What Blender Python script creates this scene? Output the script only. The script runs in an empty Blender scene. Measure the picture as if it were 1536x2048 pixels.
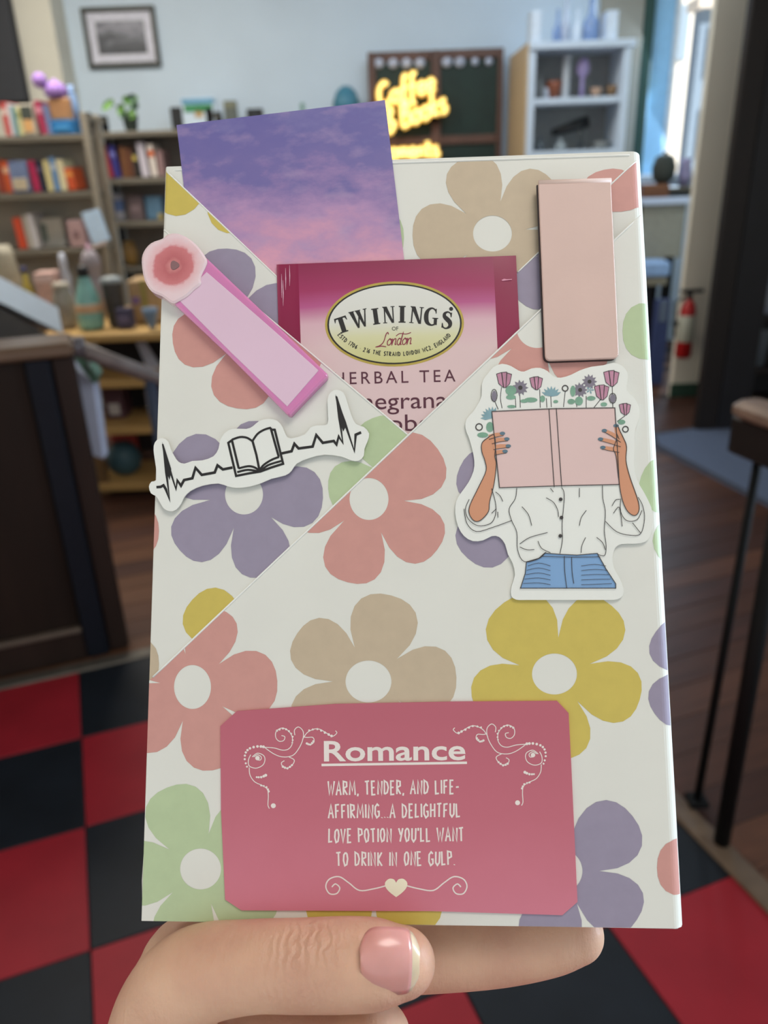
import bpy, math, random
from mathutils import Vector, Matrix
random.seed(7)
S = bpy.context.scene
COL = S.collection

# ------------------------------------------------------------------ camera
F = 1560.0; CX, CY = 768.0, 1024.0; VP = (900.0, 4600.0); EYE = 1.25
up = Vector((-(VP[0]-CX), VP[1]-CY, F)).normalized()            # world up in camera axes
fw = Vector((0, 0, -1)); fw = (fw - up*fw.dot(up)).normalized()
rt = fw.cross(up)
R_CW = Matrix((rt, fw, up))                                       # camera axes -> world
cam_d = bpy.data.cameras.new('camera'); cam = bpy.data.objects.new('camera', cam_d); COL.objects.link(cam)
cam_d.sensor_fit = 'VERTICAL'; cam_d.sensor_height = 36.0; cam_d.lens = F/2048*36.0
cam_d.clip_start = 0.01; cam_d.clip_end = 100
cam_d.dof.use_dof = True; cam_d.dof.focus_distance = 0.199; cam_d.dof.aperture_fstop = 14.0
cam.matrix_world = Matrix.Translation((0, 0, EYE)) @ R_CW.to_4x4()
S.camera = cam

# ------------------------------------------------------------------ world, lamps, exposure
S.view_settings.view_transform = 'Standard'; S.view_settings.look = 'None'
S.view_settings.gamma = 1.0; S.view_settings.use_curve_mapping = False
S.view_settings.exposure = 0.0
W = bpy.data.worlds.new('overcast_sky'); S.world = W; W.use_nodes = True
bg = W.node_tree.nodes['Background']; bg.inputs['Color'].default_value = (0.90, 0.96, 1.0, 1); bg.inputs['Strength'].default_value = 0.75

def area(name, loc, target, size, size_y, power, col):
    d = bpy.data.lights.new(name, 'AREA'); d.shape = 'RECTANGLE'; d.size = size; d.size_y = size_y
    d.energy = power; d.color = col
    o = bpy.data.objects.new(name, d); COL.objects.link(o)
    o.location = loc; o.rotation_euler = (Vector(target)-Vector(loc)).to_track_quat('-Z', 'Y').to_euler()
    return o
sun = bpy.data.lights.new('sun', 'SUN'); sun.energy = 11.0; sun.angle = 0.009; sun.color = (1.0, 0.95, 0.86)
so = bpy.data.objects.new('sun', sun); COL.objects.link(so); so.rotation_euler = (Vector((0, 0, 0))-Vector((1.0, -0.75, 0.95))).to_track_quat('-Z', 'Y').to_euler()
area('book_key_light', (0.45, -0.25, 2.9), (0.05, 0.15, 1.2), 0.9, 0.7, 16, (1.0, 0.94, 0.86))  # added key light, out of view overhead, to brighten the book
area('ceiling_lamp_shop', (-1.5, 3.9, 2.9), (-1.5, 4.1, 0), 1.2, 1.2, 64, (1.0, 0.94, 0.84))
area('back_wall_fill', (0.7, 4.2, 2.9), (0.7, 4.6, 0), 1.2, 1.0, 22, (0.78, 0.90, 1.0))  # added bluish fill that brightens the back wall, no fixture there
area('window_daylight', (2.1, 5.93, 1.85), (1.2, 2.0, 1.1), 0.6, 1.1, 45, (0.62, 0.80, 1.0))
rim_lamp = area('book_rim_fill', (3.3, 0.75, 1.6), (0.0, 0.2, 1.2), 1.2, 1.3, 30, (0.66, 0.84, 1.0)); rim_lamp.data.spread = math.radians(70)  # added rim light for the book's right edge, no window in this wall

# ------------------------------------------------------------------ pixel helpers (frame 1536 x 2048)
def ray(x, y):
    return R_CW @ Vector(((x-CX)/F, -(y-CY)/F, -1.0))
def wp(x, y, Y):                       # world point seen at a pixel, Y metres in front of the camera
    d = ray(x, y); return d*(Y/d.y) + Vector((0, 0, EYE))
def gp(x, y, z=0.0):                   # world point seen at a pixel on the level z
    d = ray(x, y); return d*((z-EYE)/d.z) + Vector((0, 0, EYE))
def wz(x, y, Y): return wp(x, y, Y).z
def wx(x, y, Y): return wp(x, y, Y).x
def ypx(x, Y, z):                      # image row at which height z is seen, Y metres ahead
    lo, hi = -3000.0, 4000.0
    for _ in range(50):
        m = (lo+hi)/2
        if wz(x, m, Y) > z: lo = m
        else: hi = m
    return (lo+hi)/2

# ------------------------------------------------------------------ materials
def lin(c):
    return tuple((v/255/12.92 if v/255 <= 0.04045 else ((v/255+0.055)/1.055)**2.4) for v in c)
MATS = {}
def M(name, rgb, rough=0.6, var=0.10, scale=30.0, bump=0.0, bscale=200.0, metal=0.0, emit=0.0, ecol=None, sss=0.0, trans=0.0, spec=0.5, coat=0.0, stretch=None, alpha=1.0):
    if name in MATS: return MATS[name]
    m = bpy.data.materials.new(name); m.use_nodes = True; MATS[name] = m
    nt = m.node_tree; b = nt.nodes['Principled BSDF']
    c = lin(rgb)
    tc = nt.nodes.new('ShaderNodeTexCoord'); mp = nt.nodes.new('ShaderNodeMapping')
    nt.links.new(tc.outputs['Object'], mp.inputs['Vector'])
    if stretch: mp.inputs['Scale'].default_value = stretch
    n = nt.nodes.new('ShaderNodeTexNoise'); n.inputs['Scale'].default_value = scale; n.inputs['Detail'].default_value = 4
    nt.links.new(mp.outputs['Vector'], n.inputs['Vector'])
    r = nt.nodes.new('ShaderNodeValToRGB')
    r.color_ramp.elements[0].position = 0.3; r.color_ramp.elements[1].position = 0.7
    r.color_ramp.elements[0].color = tuple(v*(1-var) for v in c)+(1,)
    r.color_ramp.elements[1].color = tuple(min(1, v*(1+var)) for v in c)+(1,)
    nt.links.new(n.outputs['Fac'], r.inputs['Fac']); nt.links.new(r.outputs['Color'], b.inputs['Base Color'])
    b.inputs['Roughness'].default_value = rough; b.inputs['Metallic'].default_value = metal
    b.inputs['Specular IOR Level'].default_value = spec
    if coat: b.inputs['Coat Weight'].default_value = coat; b.inputs['Coat Roughness'].default_value = 0.1
    if sss:
        b.inputs['Subsurface Weight'].default_value = sss; b.inputs['Subsurface Radius'].default_value = (0.004, 0.0016, 0.0008); b.inputs['Subsurface Scale'].default_value = 1.0
    if trans: b.inputs['Transmission Weight'].default_value = trans
    if alpha < 1: b.inputs['Alpha'].default_value = alpha
    if emit:
        b.inputs['Emission Color'].default_value = tuple(lin(ecol or rgb))+(1,); b.inputs['Emission Strength'].default_value = emit
    if bump:
        n2 = nt.nodes.new('ShaderNodeTexNoise'); n2.inputs['Scale'].default_value = bscale; n2.inputs['Detail'].default_value = 5
        nt.links.new(mp.outputs['Vector'], n2.inputs['Vector'])
        bp_ = nt.nodes.new('ShaderNodeBump'); bp_.inputs['Strength'].default_value = bump; bp_.inputs['Distance'].default_value = 0.001
        nt.links.new(n2.outputs['Fac'], bp_.inputs['Height']); nt.links.new(bp_.outputs['Normal'], b.inputs['Normal'])
    return m
def ramp_mat(name, stops, axis, lo, hi, noise_amt, nscale, nstretch, rough=0.5, detail=6, spec=0.5, extra=None):
    """colour printed along an object axis (local metres lo..hi), broken up by noise"""
    m = bpy.data.materials.new(name); m.use_nodes = True
    nt = m.node_tree; b = nt.nodes['Principled BSDF']; b.inputs['Roughness'].default_value = rough; b.inputs['Specular IOR Level'].default_value = spec
    tc = nt.nodes.new('ShaderNodeTexCoord'); sp = nt.nodes.new('ShaderNodeSeparateXYZ'); nt.links.new(tc.outputs['Object'], sp.inputs[0])
    mr = nt.nodes.new('ShaderNodeMapRange'); mr.inputs['From Min'].default_value = lo; mr.inputs['From Max'].default_value = hi; mr.clamp = False
    nt.links.new(sp.outputs[axis], mr.inputs['Value'])
    mp = nt.nodes.new('ShaderNodeMapping'); mp.inputs['Scale'].default_value = nstretch; mp.inputs['Rotation'].default_value = (0, 0, -0.45)
    nt.links.new(tc.outputs['Object'], mp.inputs['Vector'])
    n = nt.nodes.new('ShaderNodeTexNoise'); n.inputs['Scale'].default_value = nscale; n.inputs['Detail'].default_value = detail; n.inputs['Roughness'].default_value = 0.6
    nt.links.new(mp.outputs['Vector'], n.inputs['Vector'])
    ma = nt.nodes.new('ShaderNodeMath'); ma.operation = 'MULTIPLY_ADD'; ma.inputs[1].default_value = noise_amt
    nt.links.new(n.outputs['Fac'], ma.inputs[0]); nt.links.new(mr.outputs['Result'], ma.inputs[2])
    su = nt.nodes.new('ShaderNodeMath'); su.operation = 'SUBTRACT'; su.inputs[1].default_value = noise_amt*0.5
    nt.links.new(ma.outputs[0], su.inputs[0])
    r = nt.nodes.new('ShaderNodeValToRGB'); nt.links.new(su.outputs[0], r.inputs['Fac'])
    els = r.color_ramp.elements
    while len(els) < len(stops): els.new(0.5)
    for e, (p, c) in zip(els, stops): e.position = p; e.color = lin(c)+(1,)
    out = r.outputs['Color']
    if extra:                                       # pale wisps printed over it
        n3 = nt.nodes.new('ShaderNodeTexNoise'); n3.inputs['Scale'].default_value = nscale*2.2; n3.inputs['Detail'].default_value = 6
        nt.links.new(mp.outputs['Vector'], n3.inputs['Vector'])
        r3 = nt.nodes.new('ShaderNodeValToRGB'); r3.color_ramp.elements[0].position = 0.52; r3.color_ramp.elements[1].position = 0.78
        nt.links.new(n3.outputs['Fac'], r3.inputs['Fac'])
        mu = nt.nodes.new('ShaderNodeMath'); mu.operation = 'MULTIPLY'; mu.inputs[1].default_value = extra[1]
        nt.links.new(r3.outputs['Color'], mu.inputs[0])
        mx = nt.nodes.new('ShaderNodeMix'); mx.data_type = 'RGBA'; nt.links.new(mu.outputs[0], mx.inputs['Factor'])
        nt.links.new(out, mx.inputs['A']); mx.inputs['B'].default_value = lin(extra[0])+(1,); out = mx.outputs['Result']
    nt.links.new(out, b.inputs['Base Color'])
    return m

# ------------------------------------------------------------------ object helpers
def obj(name, verts, faces, mat, parent=None, smooth=False, matrix=None):
    me = bpy.data.meshes.new(name); me.from_pydata([tuple(v) for v in verts], [], faces); me.update()
    if mat: me.materials.append(mat)
    if smooth: me.polygons.foreach_set('use_smooth', [True]*len(me.polygons))
    o = bpy.data.objects.new(name, me); COL.objects.link(o)
    if parent: o.parent = parent
    if matrix is not None: o.matrix_world = matrix
    return o
def tag(o, label=None, cat=None, group=None, kind=None):
    if label: o['label'] = label
    if cat: o['category'] = cat
    if group: o['group'] = group
    if kind: o['kind'] = kind
    return o
def thing(name, label, cat, loc=(0, 0, 0), rz=0.0, group=None, tilt=(0, 0)):
    o = bpy.data.objects.new(name, None); COL.objects.link(o); o.empty_display_size = 0.05
    o.location = loc; o.rotation_euler = (tilt[0], tilt[1], rz)
    return tag(o, label, cat, group)
class MB:
    def __init__(s): s.v = []; s.f = []; s.sm = False
    def add(s, v, f):
        k = len(s.v); s.v += [Vector(p) for p in v]; s.f += [tuple(i+k for i in q) for q in f]; return s
    def box(s, x0, x1, y0, y1, z0, z1, b=0.0):
        if b <= 0:
            v = [(x, y, z) for z in (z0, z1) for y in (y0, y1) for x in (x0, x1)]
            return s.add(v, [(0, 2, 3, 1), (4, 5, 7, 6), (0, 1, 5, 4), (2, 6, 7, 3), (0, 4, 6, 2), (1, 3, 7, 5)])
        def loop(i, z): return [(x0+i+c, y0+i, z) if 0 else p for p in ()]
        def ring(i, z):                                # octagon outline, chamfered
            a, b_, c, d = x0+i, x1-i, y0+i, y1-i
            return [(a+b, c, z), (b_-b, c, z), (b_, c+b, z), (b_, d-b, z), (b_-b, d, z), (a+b, d, z), (a, d-b, z), (a, c+b, z)]
        v = ring(b, z0)+ring(0, z0+b)+ring(0, z1-b)+ring(b, z1); f = [tuple(range(7, -1, -1)), tuple(range(24, 32))]
        for k in range(3):
            for i in range(8): f.append((k*8+i, k*8+(i+1) % 8, k*8+8+(i+1) % 8, k*8+8+i))
        return s.add(v, f)
    def lathe(s, prof, c=(0, 0, 0), n=16, sx=1.0, sy=1.0):        # prof: (r, z) from bottom to top
        v = []; f = []
        for r, z in prof:
            for i in range(n):
                a = 2*math.pi*i/n; v.append((c[0]+r*sx*math.cos(a), c[1]+r*sy*math.sin(a), c[2]+z))
        m = len(prof)
        for k in range(m-1):
            for i in range(n): f.append((k*n+i, k*n+(i+1) % n, (k+1)*n+(i+1) % n, (k+1)*n+i))
        f.append(tuple(range(n-1, -1, -1))); f.append(tuple(range((m-1)*n, m*n)))
        return s.add(v, f)
    def ball(s, c, r, n=12, sx=1, sy=1, sz=1):
        return s.lathe([(max(1e-4, r*math.sin(math.pi*k/8)), -sz*r*math.cos(math.pi*k/8)) for k in range(9)], c, n, sx, sy)
    def tube(s, pts, r, n=8, cap=True):
        pts = [Vector(p) for p in pts]; rs = r if isinstance(r, (list, tuple)) else [r]*len(pts)
        v = []; f = []; ref = None
        for i, p in enumerate(pts):
            t = (pts[min(i+1, len(pts)-1)]-pts[max(i-1, 0)]).normalized()
            if ref is None: ref = t.orthogonal().normalized()
            ref = (ref-t*ref.dot(t)).normalized(); b = t.cross(ref)
            for k in range(n):
                a = 2*math.pi*k/n; v.append(p+(ref*math.cos(a)+b*math.sin(a))*rs[i])
        for i in range(len(pts)-1):
            for k in range(n): f.append((i*n+k, i*n+(k+1) % n, (i+1)*n+(k+1) % n, (i+1)*n+k))
        if cap: f += [tuple(range(n-1, -1, -1)), tuple(range((len(pts)-1)*n, len(pts)*n))]
        return s.add(v, f)
    def build(s, name, mat, parent=None, smooth=False): return obj(name, s.v, s.f, mat, parent, smooth)
def bez(pts, n=8):                              # Catmull-Rom through 2D or 3D points
    pts = [Vector(p) for p in pts]; out = []
    for i in range(len(pts)-1):
        p0, p1, p2, p3 = pts[max(i-1, 0)], pts[i], pts[i+1], pts[min(i+2, len(pts)-1)]
        for k in range(n):
            t = k/n; out.append(0.5*((2*p1)+(p2-p0)*t+(2*p0-5*p1+4*p2-p3)*t*t+(3*p1-p0-3*p2+p3)*t**3))
    return out+[pts[-1]]
def bez_closed(pts, n=4):
    pts = [Vector(p) for p in pts]; m = len(pts); out = []
    for i in range(m):
        p0, p1, p2, p3 = pts[i-1], pts[i], pts[(i+1) % m], pts[(i+2) % m]
        for k in range(n):
            t = k/n; out.append(0.5*((2*p1)+(p2-p0)*t+(2*p0-5*p1+4*p2-p3)*t*t+(3*p1-p0-3*p2+p3)*t**3))
    return out

# ================================================================== THE ROOM
YB = 6.0                                         # back wall
wallm = M('wall_paint', (198, 213, 226), 0.85, 0.03, 3, bump=0.15, bscale=40)
pierm = M('pier_plaster', (206, 203, 190), 0.85, 0.04, 3, bump=0.15, bscale=40)
GA = math.radians(20.2); e1 = Vector((math.cos(GA), math.sin(GA), 0)); e2 = Vector((-math.sin(GA), math.cos(GA), 0))
T1, T2 = 0.2905, 0.309
G0 = gp(163, 1475)
def G(a, b, z=0.0): return G0 + e1*(a*T1) + e2*(b*T2) + Vector((0, 0, z))     # floor grid

fl = obj('floor', [(-3.2, -1.5, -0.03), (3.4, -1.5, -0.03), (3.4, 6.2, -0.03), (-3.2, 6.2, -0.03), (-3.2, -1.5, -0.013), (3.4, -1.5, -0.013), (3.4, 6.2, -0.013), (-3.2, 6.2, -0.013)],
         [(3, 2, 1, 0), (4, 5, 6, 7), (0, 1, 5, 4), (1, 2, 6, 5), (2, 3, 7, 6), (3, 0, 4, 7)], M('subfloor', (40, 28, 22), 0.8))
tag(fl, kind='structure')
# vinyl tiles of the entry
redm = M('red_tile', (138, 28, 38), 0.5, 0.10, 9, bump=0.05, bscale=60, spec=0.25); blkm = M('black_tile', (20, 24, 30), 0.5, 0.25, 9, bump=0.05, bscale=60, spec=0.25)
g = 0.0012
tv = MB().box(g, T1-g, g, T2-g, -0.011, 0.0, 0.0012)
tmesh = {}
for key, m in (('r', redm), ('b', blkm)):
    me = bpy.data.meshes.new('tile'); me.from_pydata([tuple(v) for v in tv.v], [], tv.f); me.materials.append(m); tmesh[key] = me
T_E1, T_E2 = 3.97, 0.95*0+0.97                  # edges of the tiled area on the grid (in tiles)
for i in range(-4, 4):
    for j in range(-7, 1):
        o = bpy.data.objects.new('tile', tmesh['r' if (i+j) % 2 else 'b']); COL.objects.link(o); o.parent = fl
        p = G(i, j); o.location = p; o.rotation_euler = (0, 0, GA)
# hardwood planks of the shop floor
woodcols = [(74, 46, 34), (86, 55, 40), (62, 38, 30), (94, 62, 44), (70, 44, 36)]
wms = [M('plank_wood_%d' % k, c, 0.45, 0.22, 14, stretch=(0.25, 3, 3), bump=0.08, bscale=60, spec=0.25) for k, c in enumerate(woodcols)]
PW, PL = 0.105, 1.5
pm = []
pb = MB().box(0.001, PL-0.001, 0.001, PW-0.001, -0.0125, -0.006, 0.0012)
for m in wms:
    me = bpy.data.meshes.new('plank'); me.from_pydata([tuple(v) for v in pb.v], [], pb.f); me.materials.append(m); pm.append(me)
def plank_rows(a0, b0, a1, b1):                   # metres along e1, e2 from the grid origin
    j = 0; b = b0
    while b+PW <= b1:
        a = a0 - (j*0.57 % 1.0)*PL*0.0
        off = (j*0.61 % 1.0)*PL
        a = a0+off-PL if a0 < -2 else a0
        while a < a1:
            o = bpy.data.objects.new('plank', random.choice(pm)); COL.objects.link(o); o.parent = fl
            o.location = G0+e1*a+e2*b; o.rotation_euler = (0, 0, GA); a += PL
        b += PW; j += 1
plank_rows(-2.1, 1.06*T2, 3.2, 4.4)
plank_rows(4.08*T1, 1.06*T2-14*PW, 3.2, 1.06*T2+1e-5)
# trim strips round the tiles
def bar_between(name, a, b, w, z0, z1, mat, kind='structure', parent=None):
    a = Vector(a); b = Vector(b); d = (b-a); L = d.length; d.normalize(); n = Vector((-d.y, d.x, 0))
    mb = MB().box(0, L, -w/2, w/2, z0, z1, min(w, z1-z0)*0.2)
    o = mb.build(name, mat, parent); o.location = (a.x, a.y, 0); o.rotation_euler = (0, 0, math.atan2(d.y, d.x))
    if kind: o['kind'] = kind
    return o
trimm = M('threshold_metal', (92, 86, 78), 0.4, 0.2, 20, metal=0.4); trimw = M('threshold_wood', (92, 74, 58), 0.5, 0.2, 20)
bar_between('trim_1', G(-4, 1.03), G(4.0, 1.03), 0.045, -0.0125, 0.006, trimm)
bar_between('trim_2', G(4.04, -7), G(4.04, 1.10), 0.05, -0.0125, 0.008, trimw)

# walls: back wall with a window opening, ceiling, side walls
WX0, WX1 = wx(1302, 100, YB), wx(1470, 100, YB); WZ0, WZ1 = wz(1400, 345, YB), 2.75
wb = MB().box(-3.2, WX0, YB, YB+0.15, -0.03, 3.0).box(WX1, 3.4, YB, YB+0.15, -0.03, 3.0).box(WX0, WX1, YB, YB+0.15, -0.03, WZ0).box(WX0, WX1, YB, YB+0.15, WZ1, 3.0)
tag(wb.build('wall_back', wallm), kind='structure')
tag(MB().box(-3.35, -3.2, -1.6, YB+0.15, -0.03, 3.0).build('wall_left', pierm), kind='structure')
tag(MB().box(3.4, 3.55, -1.6, YB+0.15, -0.03, 3.0).build('wall_right', pierm), kind='structure')
tag(MB().box(-3.35, 3.55, -1.6, YB+0.15, 3.0, 3.1).build('ceiling', M('ceiling_paint', (215, 212, 205), 0.9)), kind='structure')
# left wall pier (front face + return) in front of the back wall
px_ = wx(116, 100, 5.75)
tag(MB().box(-3.2, px_, 5.75, YB-0.001, -0.012, 2.999).build('wall_pier', pierm), kind='structure')
# right wall end (beige) with green baseboard
PX0 = wx(1347, 745, 4.4)
pillar = tag(MB().box(PX0, PX0+0.6, 4.4, 4.45, -0.012, 2.999).build('wall_end', M('beige_paint', (222, 214, 196), 0.85, 0.04, 3)), kind='structure')
tag(MB().box(PX0-0.012, PX0+0.60, 4.385, 4.399, -0.006, wz(1370, 766, 4.4), 0.003).build('baseboard_right', M('green_trim', (44, 72, 58), 0.6)), kind='structure')

tag(MB().box(wx(1196, 60, YB), WX0-0.078, YB-0.04, YB-0.001, -0.006, 2.999, 0.004).build('wall_shade_strip', M('wall_shade_taupe', (150, 145, 132), 0.85, 0.04, 3)), kind='structure')  # darker wall strip, the shade beside the window put into its colour
# window in the back wall
win = thing('window_1', None, None, ((WX0+WX1)/2, YB, WZ0)); win['kind'] = 'structure'
grn = M('green_casing', (34, 66, 58), 0.5); blu = M('pale_blue_jamb', (150, 196, 226), 0.5, 0.04)
w2 = (WX1-WX0)/2; hh = WZ1-WZ0
MB().box(-w2-0.075, -w2, -0.03, -0.001, -0.05, hh+0.08, 0.004).build('casing', grn, win)
MB().box(w2, w2+0.075, -0.03, -0.001, -0.05, hh+0.08, 0.004).build('casing', grn, win)
MB().box(-w2, w2, -0.03, -0.001, hh, hh+0.08, 0.004).build('casing', grn, win)
MB().box(-w2+0.001, -w2+0.15, 0.02, 0.07, 0.001, hh-0.001, 0.006).build('window_sash', blu, win)
MB().box(-w2+0.151, -w2+0.19, 0.03, 0.06, 0.001, hh-0.001, 0.006).build('window_sash', M('white_sash', (225, 228, 230), 0.5), win)
MB().box(w2-0.09, w2-0.001, 0.02, 0.07, 0.001, hh-0.001, 0.006).build('window_sash', blu, win)
MB().box(-w2-0.05, w2+0.05, -0.12, 0.0, -0.045, -0.002, 0.004).build('window_sill', M('sill_paint', (190, 195, 198), 0.5), win)
gm = bpy.data.materials.new('pane_glass'); gm.use_nodes = True
nt = gm.node_tree; nt.nodes.remove(nt.nodes['Principled BSDF'])
tr = nt.nodes.new('ShaderNodeBsdfTransparent'); gl = nt.nodes.new('ShaderNodeBsdfGlossy'); gl.inputs['Roughness'].default_value = 0.05
mx = nt.nodes.new('ShaderNodeMixShader'); mx.inputs[0].default_value = 0.05
nt.links.new(tr.outputs[0], mx.inputs[1]); nt.links.new(gl.outputs[0], mx.inputs[2]); nt.links.new(mx.outputs[0], nt.nodes['Material Output'].inputs['Surface'])
MB().box(-w2+0.19, w2-0.09, 0.042, 0.048, 0.001, hh-0.001).build('pane', gm, win)
# street outside
st = MB().box(1.0, 12, 6.4, 16, -0.1, 0.0).build('street', M('pavement', (215, 212, 205), 0.9), None); st['kind'] = 'structure'
xb = wx(1394, 110, 11.0)
bd = thing('street_building', 'blue-grey building seen through the right part of the window', 'building', (xb, 11.0, 0))
MB().box(0, 4.0, 0, 0.25, 0, wz(1400, 18, 11)).build('wall', M('far_facade', (122, 142, 164), 0.8), bd)
for k in range(3):
    for z_ in (1.3, 2.2): MB().box(0.12+0.8*k, 0.5+0.8*k, -0.03, -0.001, z_, z_+0.55).build('window', M('far_window', (150, 170, 190), 0.3), bd)
MB().box(-0.08, 4.1, -0.12, 0.3, wz(1400, 18, 11)+0.001, wz(1400, 18, 11)+0.12).build('cornice', M('far_cornice', (226, 216, 206), 0.8), bd)
bd = thing('street_building', 'white facade added to brighten the left part of the window', 'building', (wx(1300, 110, 15.0), 15.0, 0))  # added bright facade so the view through the glass turns white
MB().box(0, 6.0, 0, 0.3, 0, 5.5).build('wall', M('added_white_wall', (236, 232, 224), 0.8), bd)
MB().box(0.85, 1.0, -0.04, -0.001, 0, 2.6).build('pilaster', M('peach_pilaster', (232, 190, 160), 0.8), bd)
for k in range(2): MB().box(0.2+2.0*k, 0.6+2.0*k, -0.03, -0.001, 2.8, 3.6).build('window', M('far_window', (150, 170, 190), 0.3), bd)

# ================================================================== THE WRAPPED BOOK
BWID, BASP = 0.130, 1.512
r1 = Vector((0.99876126, -0.01081674, -0.04856898)); r2 = Vector((0.00975792, 0.99171905, -0.1280551))   # image right / down edges (x right, y down, z away)
r1.normalize(); r2 = (r2-r1*r1.dot(r2)).normalized(); r3 = r1.cross(r2)
DEP = BWID/0.60076
TLc = Vector(((330-CX)/F, (340-CY)/F, 1))*DEP
CTR = TLc + r1*(BWID/2) + r2*(BWID*BASP/2)
def flip(v): return Vector((v.x, -v.y, -v.z))                 # to Blender camera axes
BX, BY, BZ = R_CW @ flip(r1), R_CW @ -flip(r2), R_CW @ -flip(r3)   # book right, up, towards the viewer
BO = R_CW @ flip(CTR) + Vector((0, 0, EYE))
BM = Matrix(((BX.x, BY.x, BZ.x, BO.x), (BX.y, BY.y, BZ.y, BO.y), (BX.z, BY.z, BZ.z, BO.z), (0, 0, 0, 1)))
BMI = BM.inverted()
CAML = BMI @ Vector((0, 0, EYE))
MM = 0.001
def bp(x, y, h=0.0):                                          # pixel -> book frame, h mm in front of the cover
    d = (BMI.to_3x3() @ ray(x, y)); t = (h*MM-CAML.z)/d.z
    return CAML + d*t
def side(a, b, h=0):                                          # signed distance (mm) to a cover edge given by two pixels
    A, B = bp(*a), bp(*b); d = (B-A); d.z = 0; d.normalize(); n = Vector((-d.y, d.x, 0))
    return lambda p: (Vector(p)-A).dot(n)/MM
RE = side((1281, 309), (1367, 1856)); LE = side((284, 1800), (331, 340)); BE = side((1367, 1856), (296, 1842))
RR, LR, BR_ = 3.0, 1.1, 0.7
def drop(p):                                                  # rounding of the wrapped edges, mm
    z = 0
    for fn, r in ((RE, RR), (LE, LR), (BE, BR_)):
        d = abs(fn(p)) if fn is not LE else abs(fn(p))
        if d < r: z = max(z, r-math.sqrt(max(0, r*r-(r-d)**2)))
    return z
def clip(poly, planes):                                       # convex clipping, planes: f(p) >= 0 kept
    for fn in planes:
        out = []
        for i in range(len(poly)):
            a, b = poly[i-1], poly[i]; fa, fb = fn(a), fn(b)
            if fa >= 0: out.append(a) if False else None
            if (fa >= 0) != (fb >= 0): out.append(a+(b-a)*(fa/(fa-fb)))
            if fb >= 0: out.append(b)
        poly = out
        if len(poly) < 3: return []
    return poly
def pxline(a, b, keep):                                        # half plane in pixels through a, b; keep = a pixel inside
    ax, ay = a; nx, ny = -(b[1]-a[1]), (b[0]-a[0])
    s = 1 if (keep[0]-ax)*nx+(keep[1]-ay)*ny > 0 else -1
    return lambda p: s*((p.x-ax)*nx+(p.y-ay)*ny)

class BookThing:
    """a top-level thing lying on the cover; parts are given in the book frame"""
    def __init__(s, name, label, cat, cpx, h, group=None):
        s.c = bp(cpx[0], cpx[1], h); s.o = bpy.data.objects.new(name, None); COL.objects.link(s.o); s.o.empty_display_size = 0.01
        s.o.matrix_world = BM @ Matrix.Translation(s.c); tag(s.o, label, cat, group)
    def part(s, name, verts, faces, mat, parent=None, smooth=False, label=None):
        o = obj(name, [Vector(v)-s.c for v in verts], faces, mat, parent or s.o, smooth)
        if label: o['label'] = label
        return o
    def slab(s, name, pts, h0, h1, mat, parent=None, bev=0.0, label=None):   # extruded pixel outline, pixel positions seen at h1
        n = len(pts)
        if bev > 0:
            c = Vector((sum(p[0] for p in pts)/n, sum(p[1] for p in pts)/n))
            ins = []
            for i in range(n):
                a, b, d = Vector(pts[i-1][:2]), Vector(pts[i][:2]), Vector(pts[(i+1) % n][:2])
                t = (d-a).normalized(); nn = Vector((-t.y, t.x)); 
                ins.append(b+nn*bev*s.orient(pts))
            L = [[bp(p[0], p[1], h1) for p in pts], [bp(p[0], p[1], h1) for p in ins]]
            lo = [Vector((v.x, v.y, h0*MM)) for v in L[0]]; mid = [Vector((v.x, v.y, (h1-bev*0.09)*MM)) for v in L[0]]
            v = lo+mid+L[1]; f = [tuple(range(n-1, -1, -1)), tuple(range(2*n, 3*n))]
            for k in range(2):
                for i in range(n): f.append((k*n+i, k*n+(i+1) % n, (k+1)*n+(i+1) % n, (k+1)*n+i))
        else:
            top = [bp(p[0], p[1], h1) for p in pts]; lo = [Vector((v.x, v.y, h0*MM)) for v in top]
            v = lo+top; f = [tuple(range(n-1, -1, -1)), tuple(range(n, 2*n))]+[(i, (i+1) % n, n+(i+1) % n, n+i) for i in range(n)]
        if s.orient(pts) > 0: f = [tuple(reversed(q)) for q in f]
        return s.part(name, v, f, mat, parent, label=label)
    @staticmethod
    def orient(pts):
        a = sum(pts[i-1][0]*pts[i][1]-pts[i][0]*pts[i-1][1] for i in range(len(pts))); return 1 if a > 0 else -1
    def flat(s, name, polys, h, mat, parent=None, label=None, jit=0.004):
        """flat print: pixel polygons lying at height h; jit keeps crossing strokes from sharing a plane"""
        v = []; f = []
        for i, q in enumerate(polys):
            if len(q) < 3: continue
            hh_ = h+(i % 9)*jit; k = len(v); q = list(q)
            if s.orient(q) > 0: q.reverse()
            v += [bp(p[0], p[1], hh_) for p in q]; f.append(tuple(range(k, k+len(q))))
        return s.part(name, v, f, mat, parent, label=label)
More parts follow.
